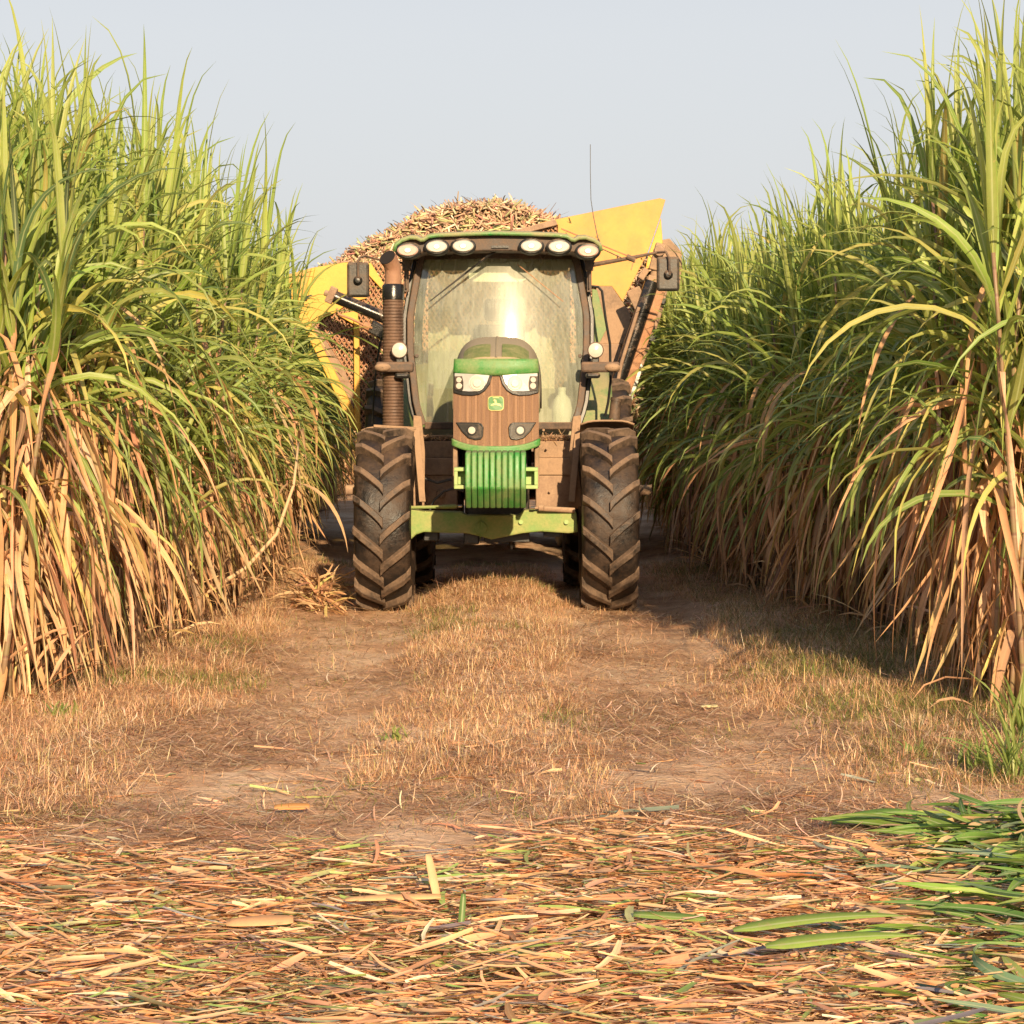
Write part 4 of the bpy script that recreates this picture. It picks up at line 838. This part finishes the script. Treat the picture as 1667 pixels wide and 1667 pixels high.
# handrail, door
part('handrail', MB().tube([W(p, q, 20.9) for p, q in ((962, 466), (974, 467), (980, 474), (986, 520), (993, 560), (994, 620), (990, 655), (985, 678))], 0.011, 8), 'blackpl', T, smooth=True)
part('handrail', MB().tube([W(p, q, 20.95) for p, q in ((652, 468), (618, 560), (611, 610), (606, 690))], 0.008, 8), 'blackpl', T, smooth=True)
part('cab_side_panel', MB().prism([(WX(964, 21.3), WZ(470, 21.3)), (WX(972, 21.3), WZ(472, 21.3)), (WX(988, 21.3), WZ(535, 21.3)), (WX(975, 21.3), WZ(560, 21.3)), (WX(964, 21.3), WZ(560, 21.3))], 21.3, 21.33), 'green', T, bevel=0.004)
part('fuel_tank', MB().box(cx-0.62, cx-0.3, 20.85, 21.6, 0.62, 1.34), 'black', T, bevel=0.05)
part('cab_steps', MB().box(cx+0.36, cx+0.72, 20.8, 21.25, 0.55, 0.60).box(cx+0.36, cx+0.72, 20.9, 21.3, 0.85, 0.90).box(cx+0.36, cx+0.72, 21.0, 21.35, 1.15, 1.20).box(cx+0.34, cx+0.36, 20.8, 21.35, 0.55, 1.36).box(cx+0.72, cx+0.74, 20.8, 21.35, 0.55, 1.36), 'black', T, bevel=0.006)
# antenna
an = part('antenna', MB().tube([W(977, 401, 20.95), W(972, 382, 20.95), W(966, 352, 20.95), W(962, 325, 20.95), W(961, 280, 20.95), W(961, 235, 20.95)], [0.006, 0.0042, 0.0035, 0.003, 0.0028, 0.0028], 6), 'blackpl', T)
part('antenna_base', MB().tube([W(978, 405, 20.95), W(974, 389, 20.95)], [0.016, 0.008], 8), 'pillar', an)
part('drawbar', MB().bar((cx, 22.5, 0.55), (cx, 25.4, 0.65), 0.12, 0.10), 'rust', T, bevel=0.01)
part('fender_tool', MB().tube([W(1003, 650, 21.0), W(1000, 682, 21.0)], [0.045, 0.05], 12).tube([W(1004, 648, 21.0), W(1003, 653, 21.0)], 0.052, 12), 'pillar', T, smooth=True)
# jug inside the cab
j = W(915, 700, 20.95)
e = empty('plastic_jug', (j[0], 20.98, 1.445), 'translucent white plastic jug standing inside the cab at lower right', 'jug')
part('jug_body', MB().lathe([(1.445, 0.0), (1.445, 0.085), (1.60, 0.088), (1.68, 0.07), (1.72, 0.035), (1.755, 0.032)], (j[0], 20.98, 0), 'z', 20), 'whitepl', e, smooth=True)
part('cap', MB().lathe([(1.75, 0.036), (1.78, 0.036), (1.782, 0.0)], (j[0], 20.98, 0), 'z', 16), 'whitepl', e, smooth=True)

# ------------------------------------------------------------------ WAGON
G_ = 25.0; WG = empty('cane_wagon', (-0.35, G_, 0), 'yellow mesh sided cane wagon hitched behind the tractor', 'wagon')
def wp_(pts, d): return [(WX(a, d), WZ(b, d)) for a, b in pts]
def sheet(name, pts, d, th, mat, par=WG, bev=0.006): return part(name, MB().prism(wp_(pts, d), d, d+th), mat, par, bevel=bev)
BK = 31.0
# mesh lattice clipped to a polygon
def lattice(poly, d, pitch=0.052, wdt=0.012, th=0.006, slope=1.55):
    mb = MB(); xs = [p[0] for p in poly]; zs = [p[1] for p in poly]
    for sg in (-1, 1):
        c0 = min(zs)-slope*(max(xs)-min(xs))-1; c1 = max(zs)+slope*(max(xs)-min(xs))+1; stp = pitch*math.sqrt(1+slope*slope)*0.8
        c = c0
        while c < c1:
            hits = []; ln = lambda x, z: z-sg*slope*(x-min(xs))-c
            for (x1, z1_), (x2, z2_) in zip(poly, poly[1:]+poly[:1]):
                a, b = ln(x1, z1_), ln(x2, z2_)
                if (a < 0) != (b < 0): t = a/(a-b); hits.append((x1+(x2-x1)*t, z1_+(z2_-z1_)*t))
            hits.sort()
            for i in range(0, len(hits)-1, 2):
                if abs(hits[i][0]-hits[i+1][0]) > 0.01:
                    mb.bar((hits[i][0], d+(0.004 if sg > 0 else 0), hits[i][1]), (hits[i+1][0], d+(0.004 if sg > 0 else 0), hits[i+1][1]), th, wdt, up=(0, -1, 0.001)) if False else \
                    mb.bar((hits[i][0], d+(0.007 if sg > 0 else 0), hits[i][1]), (hits[i+1][0], d+(0.007 if sg > 0 else 0), hits[i+1][1]), wdt, th, up=(0, -1, 0))
            c += stp
    return mb
front = [(505, 528), (545, 509), (600, 470), (601, 430), (628, 425), (700, 420), (830, 384), (907, 366), (930, 470), (1010, 495), (1035, 650), (990, 720), (620, 720), (585, 700)]
part('front_mesh', lattice(wp_(front, G_+0.03), G_+0.03), 'rust', WG)
sheet('top_plate', [(455, 451), (507, 436), (560, 427), (604, 428), (630, 470), (628, 478), (600, 448), (596, 486), (572, 492), (545, 509), (505, 528), (478, 500)], G_, 0.02, 'yellow')
sheet('corner_flap', [(466, 449), (507, 437), (493, 484), (480, 480)], G_-0.035, 0.015, 'yellowrust')
sheet('corner_rib', [(507, 437), (513, 436), (500, 488), (494, 486)], G_-0.055, 0.035, 'yellow')
sheet('left_slanted_post', [(455, 451), (466, 449), (505, 525), (588, 690), (586, 705), (574, 700)], G_-0.06, 0.10, 'yellow', bev=0.008)
sheet('inner_flange', [(506, 528), (512, 527), (560, 600), (582, 655), (586, 692)], G_-0.02, 0.03, 'pinkrust')
sheet('upright_post', [(575.5, 520), (584.5, 520), (586, 700), (577, 700)], G_-0.08, 0.10, 'yellow', bev=0.008)
sheet('hoist_plate', [(548, 512), (583, 505), (583, 524), (574, 527)], G_-0.02, 0.025, 'yellow')
sheet('right_peak_plate', [(840, 381), (880, 362), (904, 357), (1074, 322.5), (1083.5, 325), (1074, 356), (1054, 412), (1013.5, 491), (996, 466), (940, 466), (935, 400), (908, 384), (908, 366)], G_, 0.02, 'yellowrust')
sheet('top_beam', [(700, 412), (825, 378), (904, 357), (908, 366), (840, 383), (702, 420)], G_-0.05, 0.05, 'pinkrust')
sheet('peak_seam', [(914, 371), (1034, 420), (1028, 440), (1027, 438), (1032, 421), (914, 373)], G_-0.008, 0.006, 'rust', bev=0)
sheet('peak_side_plate', [(1076, 354), (1079, 395), (1066, 430), (1050, 440), (1056, 412)], G_+0.06, 0.02, 'yellow')
sheet('right_lower_plate', [(971, 466), (996, 466), (1027, 512), (1022, 560), (960, 560)], G_-0.20, 0.05, 'dusty')
sheet('right_lower_box', [(968, 560), (1010, 560), (1016, 620), (1000, 660), (968, 660)], G_-0.25, 0.20, 'pinkrust')
sheet('right_slanted_post', [(1058, 470), (1088, 468), (1078, 510), (1047, 596), (1032, 590)], G_-0.04, 0.08, 'pinkrust', bev=0.01)
sheet('right_post_foot', [(1024, 600), (1040, 584), (1047, 597), (1029, 652), (1018, 680)], G_-0.08, 0.04, 'whitepl')
for a, b in ((1073, 484), (1058, 545)): sheet('post_block', [(a, b), (a+12, b+3), (a+9, b+12), (a-3, b+9)], G_-0.10, 0.05, 'blackpl')
# side and floor of the trough
tl = lambda z_, s: 0
def slab(name, p0, p1, mat, y0=G_+0.02, y1=BK, th=0.02):
    (xa, za), (xb, zb) = p0, p1; d = Vector((xb-xa, 0, zb-za)).normalized(); nrm = Vector((d.z, 0, -d.x))*th
    return part(name, MB().add([(xa, y0, za), (xb, y0, zb), (xb, y1, zb), (xa, y1, za), (xa+nrm.x, y0, za+nrm.z), (xb+nrm.x, y0, zb+nrm.z), (xb+nrm.x, y1, zb+nrm.z), (xa+nrm.x, y1, za+nrm.z)], [(0,1,2,3),(7,6,5,4),(0,4,5,1),(1,5,6,2),(2,6,7,3),(3,7,4,0)]), mat, WG)
LT, LB, RB, RT = (WX(462, G_), WZ(450, G_)), (WX(586, G_), WZ(700, G_)), (WX(1015, G_), WZ(690, G_)), (WX(1083, G_), WZ(440, G_))
slab('left_wall', LT, LB, 'yellow'); slab('right_wall', RT, RB, 'yellowrust'); slab('bin_floor', LB, RB, 'rust')
part('rear_wall', MB().prism([LT, LB, RB, RT], BK, BK+0.03), 'yellow', WG)
part('rear_extension', MB().prism([(WX(1066, 28), WZ(393, 28)), (WX(1090, 28), WZ(388, 28)), (WX(1110, 28), WZ(410, 28)), (WX(1112, 28), WZ(470, 28)), (WX(1070, 28), WZ(470, 28))], 28, 28.04), 'dusty', WG, bevel=0.01)
part('chassis', MB().box(-1.05, -0.93, G_-0.1, BK, 0.85, 1.05).box(0.35, 0.47, G_-0.1, BK, 0.85, 1.05).box(-1.2, 0.65, G_-0.25, G_-0.1, 0.80, 1.05).box(-1.2, 0.65, BK-0.2, BK, 0.85, 1.06).box(-1.0, -0.9, G_+0.3, G_+0.4, 1.05, LB[1]).box(0.3, 0.4, G_+0.3, G_+0.4, 1.05, LB[1]), 'rust', WG, bevel=0.01)
for s in (-1, 1):
    for yy in (28.0, 29.6):
        c = (-0.30+s*1.0, yy, 0.62)
        w = part('wheel', MB().lathe([(-0.13, 0.30), (s*0.0, 0.27), (s*0.03, 0.12), (s*0.08, 0.0)], c, 'x', 28), 'rimyellow', WG, smooth=True)
        part('tyre', MB().lathe([(-0.15, 0.30), (-0.2, 0.36), (-0.21, 0.5), (-0.17, 0.60), (0, 0.625), (0.17, 0.60), (0.21, 0.5), (0.2, 0.36), (0.15, 0.30)], c, 'x', 36), 'rubber', w, smooth='all')
part('wheel_axle', MB().tube([(-1.25, 28.0, 0.62), (0.65, 28.0, 0.62)], 0.06, 12).tube([(-1.25, 29.6, 0.62), (0.65, 29.6, 0.62)], 0.06, 12).box(-1.05, -0.93, 27.8, 29.8, 0.6, 0.85).box(0.35, 0.47, 27.8, 29.8, 0.6, 0.85), 'rust', WG)
# tipping rams
H1 = 24.3
rm = part('tipping_ram', MB().tube([W(545, 483, H1), W(636, 521, H1)], 0.062, 20), 'cylblack', WG, smooth=True)
part('ram_head', MB().bar(W(534, 478, H1), W(545, 483, H1), 0.10, 0.17).tube([W(528, 476, H1), W(540, 481, H1)], 0.03, 12), 'pinkrust', rm, bevel=0.01)
part('ram_hose', MB().tube([W(p, q, H1-0.08) for p, q in ((548, 502), (552, 512), (572, 519), (592, 529), (606, 534))], 0.012, 8).tube([W(592, 529, H1-0.08), W(602, 534, H1-0.08)], 0.04, 8), 'rust', rm, smooth=True)
part('ram_mount', MB().bar(W(602, 530, H1), W(640, 552, H1), 0.12, 0.14), 'cylblack', rm, bevel=0.02)
rm = part('tipping_ram', MB().tube([W(1062, 458, H1), W(1004, 630, H1)], 0.075, 20), 'cylblack', WG, smooth=True)
part('ram_rod_cover', MB().bar(W(1079, 462, H1), W(1018, 640, H1), 0.05, 0.10), 'rust', rm, bevel=0.01)
part('ram_side_pipe', MB().tube([W(1040, 500, H1-0.1), W(1012, 590, H1-0.1), W(1002, 640, H1-0.1)], 0.018, 8), 'pinkrust', rm, smooth=True)
part('ram_head', MB().tube([W(1062, 462, H1), W(1068, 440, H1)], 0.045, 14).bar(W(1054, 455, H1-0.02), W(1074, 460, H1-0.02), 0.06, 0.10).bar(W(1064, 440, H1), W(1076, 397, H1), 0.14, 0.10), 'dusty', rm, bevel=0.01)
part('ram_pin', MB().lathe([(-0.09, 0.0), (-0.09, 0.025), (-0.085, 0.05), (-0.06, 0.056), (0.06, 0.056)], W(1073, 409, H1-0.06), 'y', 20), 'pinkrust', rm, smooth=True)
part('ram_bracket', MB().bar(W(1043, 443, H1), W(1052, 449, H1), 0.10, 0.12).bar(W(1030, 470, H1), W(1044, 500, H1), 0.05, 0.14), 'dusty', rm, bevel=0.01)

# load of cut billets
def heap_z(X):
    xs = np.array([WX(p, 26) for p in (470, 540, 560, 590, 640, 700, 740, 790, 830, 880, 905, 950, 1000, 1080)])
    zs = -0.05+np.array([WZ(q, 26) for q in (470, 435, 428, 402, 378, 343, 331, 327, 326, 347, 360, 385, 410, 430)])
    return np.interp(X, xs, zs)
xs = np.linspace(LT[0]+0.05, RT[0]-0.05, 40); ys = np.linspace(G_+0.07, BK-0.05, 26)
def prof_y(y): return np.clip(1-((y-26.6)/5.2)**2*0.35 if y > 26.6 else 1-((26.6-y)/1.6)**2*0.10, 0, 1)
def heapP(X, Y):
    base = 2.75; return base+(heap_z(X)-0.03-base)*prof_y(Y)
mb = MB().grid(lambda u, v: (xs[0]+(xs[-1]-xs[0])*u, ys[0]+(ys[-1]-ys[0])*v, float(heapP(xs[0]+(xs[-1]-xs[0])*u, ys[0]+(ys[-1]-ys[0])*v))), 50, 26)
def billets(P, D, L, r, C, sides=4):
    n = len(P); D = D/np.linalg.norm(D, axis=1, keepdims=True); a = np.cross(D, np.array([0.3, 0.5, 0.81])); a /= np.linalg.norm(a, axis=1, keepdims=True); b = np.cross(D, a)
    vs = []
    for e in (-0.5, 0.5):
        for k in range(sides):
            t = 2*math.pi*k/sides; vs.append(P+D*(L*e)[:, None]+(a*math.cos(t)+b*math.sin(t))*r[:, None])
    V = np.stack(vs, 1); base = (np.arange(n)*sides*2)[:, None, None]
    q = [[k, (k+1) % sides, sides+(k+1) % sides, sides+k] for k in range(sides)]+[[3, 2, 1, 0], [4, 5, 6, 7]]
    Fq = (base+np.array(q)[None]).reshape(-1, 4); Cc = np.concatenate([np.broadcast_to(C[:, None, :], (n, sides*2, 3)), np.zeros((n, sides*2, 1))], -1)
    return V.reshape(-1, 3), Fq, Cc.reshape(-1, 4)
BP = [(4, (0.46, 0.29, 0.19)), (4, (0.54, 0.40, 0.26)), (1.5, (0.44, 0.41, 0.20)), (2, (0.26, 0.14, 0.10)), (1.5, (0.66, 0.56, 0.40)), (1, (0.28, 0.28, 0.13)), (1, (0.50, 0.26, 0.19))]
n = 20000; X = U(xs[0], xs[-1], n); Y = U(ys[0], 29, n); yy = np.array([float(heapP(x, y)) for x, y in zip(X, Y)])
P = np.stack([X, Y, yy+U(-0.03, 0.05, n)], 1); Dv = np.stack([rng.normal(0, 1, n), rng.normal(0, 0.6, n), rng.normal(0, 0.35, n)], 1)
L = U(0.07, 0.24, n); a = billets(P, Dv, L, U(0.006, 0.013, n), pick(BP, n, 0.15))
n = 13000; X = U(WX(480, G_), WX(1040, G_), n); Z = U(1.35, 3.6, n)
k = (Z < heap_z(X)-0.02) & (X > LT[0]+(LB[0]-LT[0])*(LT[1]-Z)/(LT[1]-LB[1])+0.08) & (X < RT[0]-0.1); X, Z = X[k], Z[k]; n = len(X)
P = np.stack([X, G_+U(0.09, 0.16, n), Z], 1); Dv = np.stack([rng.normal(0, 1, n), rng.normal(0, 0.25, n), rng.normal(0, 0.7, n)], 1)
b = billets(P, Dv, U(0.07, 0.22, n), U(0.006, 0.013, n), pick(BP, n, 0.15))
n = 4500; X = U(xs[0], xs[-1], n); Y = U(ys[0], 29, n); Zh = np.array([float(heapP(x, y)) for x, y in zip(X, Y)])
c = ribbons(np.stack([X, Y, Zh+0.02], 1), U(0, 6.28, n), rng.normal(0.15, 0.35, n), U(0, 1.2, n), U(0.08, 0.28, n), U(0.005, 0.022, n), pick(BP, n, 0.2), segs=3, across=2, prof='strip')
core_v = np.array(mb.v); core_f = np.array(mb.f)
core = (core_v, core_f, np.tile(np.array([[0.28, 0.17, 0.09, 0]]), (len(core_v), 1)))
wall = np.array([(LT[0]+0.08, G_+0.17, LT[1]-0.1), (LB[0]+0.08, G_+0.17, LB[1]+0.03), (RB[0]-0.05, G_+0.17, RB[1]+0.03), (RT[0]-0.1, G_+0.17, RT[1]-0.05)])
wl_ = (wall, np.array([[0, 1, 2, 3]]), np.tile(np.array([[0.22, 0.13, 0.07, 0]]), (4, 1)))
tag(place('cane_billets', bulk('cane_billets', join([core, wl_, a, b, c]), 'billet', smooth=False)), 'mounded load of chopped cane billets filling the yellow wagon', 'cane load', kind='stuff')

# ------------------------------------------------------------------ light, sky, camera
EL, AZ = R(18), R(9.5)                 # sun behind the camera, a little to its right
sd = Vector((math.sin(AZ)*math.cos(EL), -math.cos(AZ)*math.cos(EL), math.sin(EL)))
sl = bpy.data.lights.new('sun', 'SUN'); sl.energy = 5.0; sl.angle = R(0.6); sl.color = (1.0, 0.75, 0.46)
so = bpy.data.objects.new('sun', sl); COL.objects.link(so); so.rotation_euler = sd.to_track_quat('Z', 'Y').to_euler()
w = bpy.data.worlds.new('World'); S.world = w; w.use_nodes = True; t = w.node_tree; t.nodes.clear()
sk = t.nodes.new('ShaderNodeTexSky'); sk.sky_type = 'NISHITA'; sk.sun_disc = False; sk.sun_elevation = EL
sk.sun_rotation = math.pi-AZ; sk.air_density = 1.0; sk.dust_density = 4.0; sk.ozone_density = 1.0
bg = t.nodes.new('ShaderNodeBackground'); bg.inputs[1].default_value = 0.12
hz = t.nodes.new('ShaderNodeMix'); hz.data_type = 'RGBA'; hz.inputs[0].default_value = 0.86; hz.inputs[7].default_value = (4.95, 5.0, 5.1, 1)
tcw = t.nodes.new('ShaderNodeTexCoord'); sxw = t.nodes.new('ShaderNodeSeparateXYZ'); t.links.new(tcw.outputs['Generated'], sxw.inputs[0])
mw = t.nodes.new('ShaderNodeMapRange'); mw.inputs[1].default_value = 0.15; mw.inputs[2].default_value = 0.8; t.links.new(sxw.outputs[2], mw.inputs[0])
zz = t.nodes.new('ShaderNodeMix'); zz.data_type = 'RGBA'; t.links.new(mw.outputs[0], zz.inputs[0])
zz.inputs[6].default_value = (3.72, 3.76, 3.88, 1); zz.inputs[7].default_value = (1.1, 1.6, 2.6, 1); t.links.new(zz.outputs[2], hz.inputs[7])
t.links.new(sk.outputs[0], hz.inputs[6]); t.links.new(hz.outputs[2], bg.inputs[0])
ow = t.nodes.new('ShaderNodeOutputWorld'); t.links.new(bg.outputs[0], ow.inputs[0])
cam = bpy.data.cameras.new('camera'); cam.lens = F/1667*36; cam.sensor_width = 36; cam.shift_y = -168.5/1667; cam.clip_start = 0.1; cam.clip_end = 2000
co = bpy.data.objects.new('camera', cam); COL.objects.link(co); co.location = (0, 0, CH); co.rotation_euler = (R(90), 0, 0); S.camera = co
S.view_settings.view_transform = 'Standard'; S.view_settings.look = 'None'; S.view_settings.exposure = 0.74; S.view_settings.gamma = 1.0
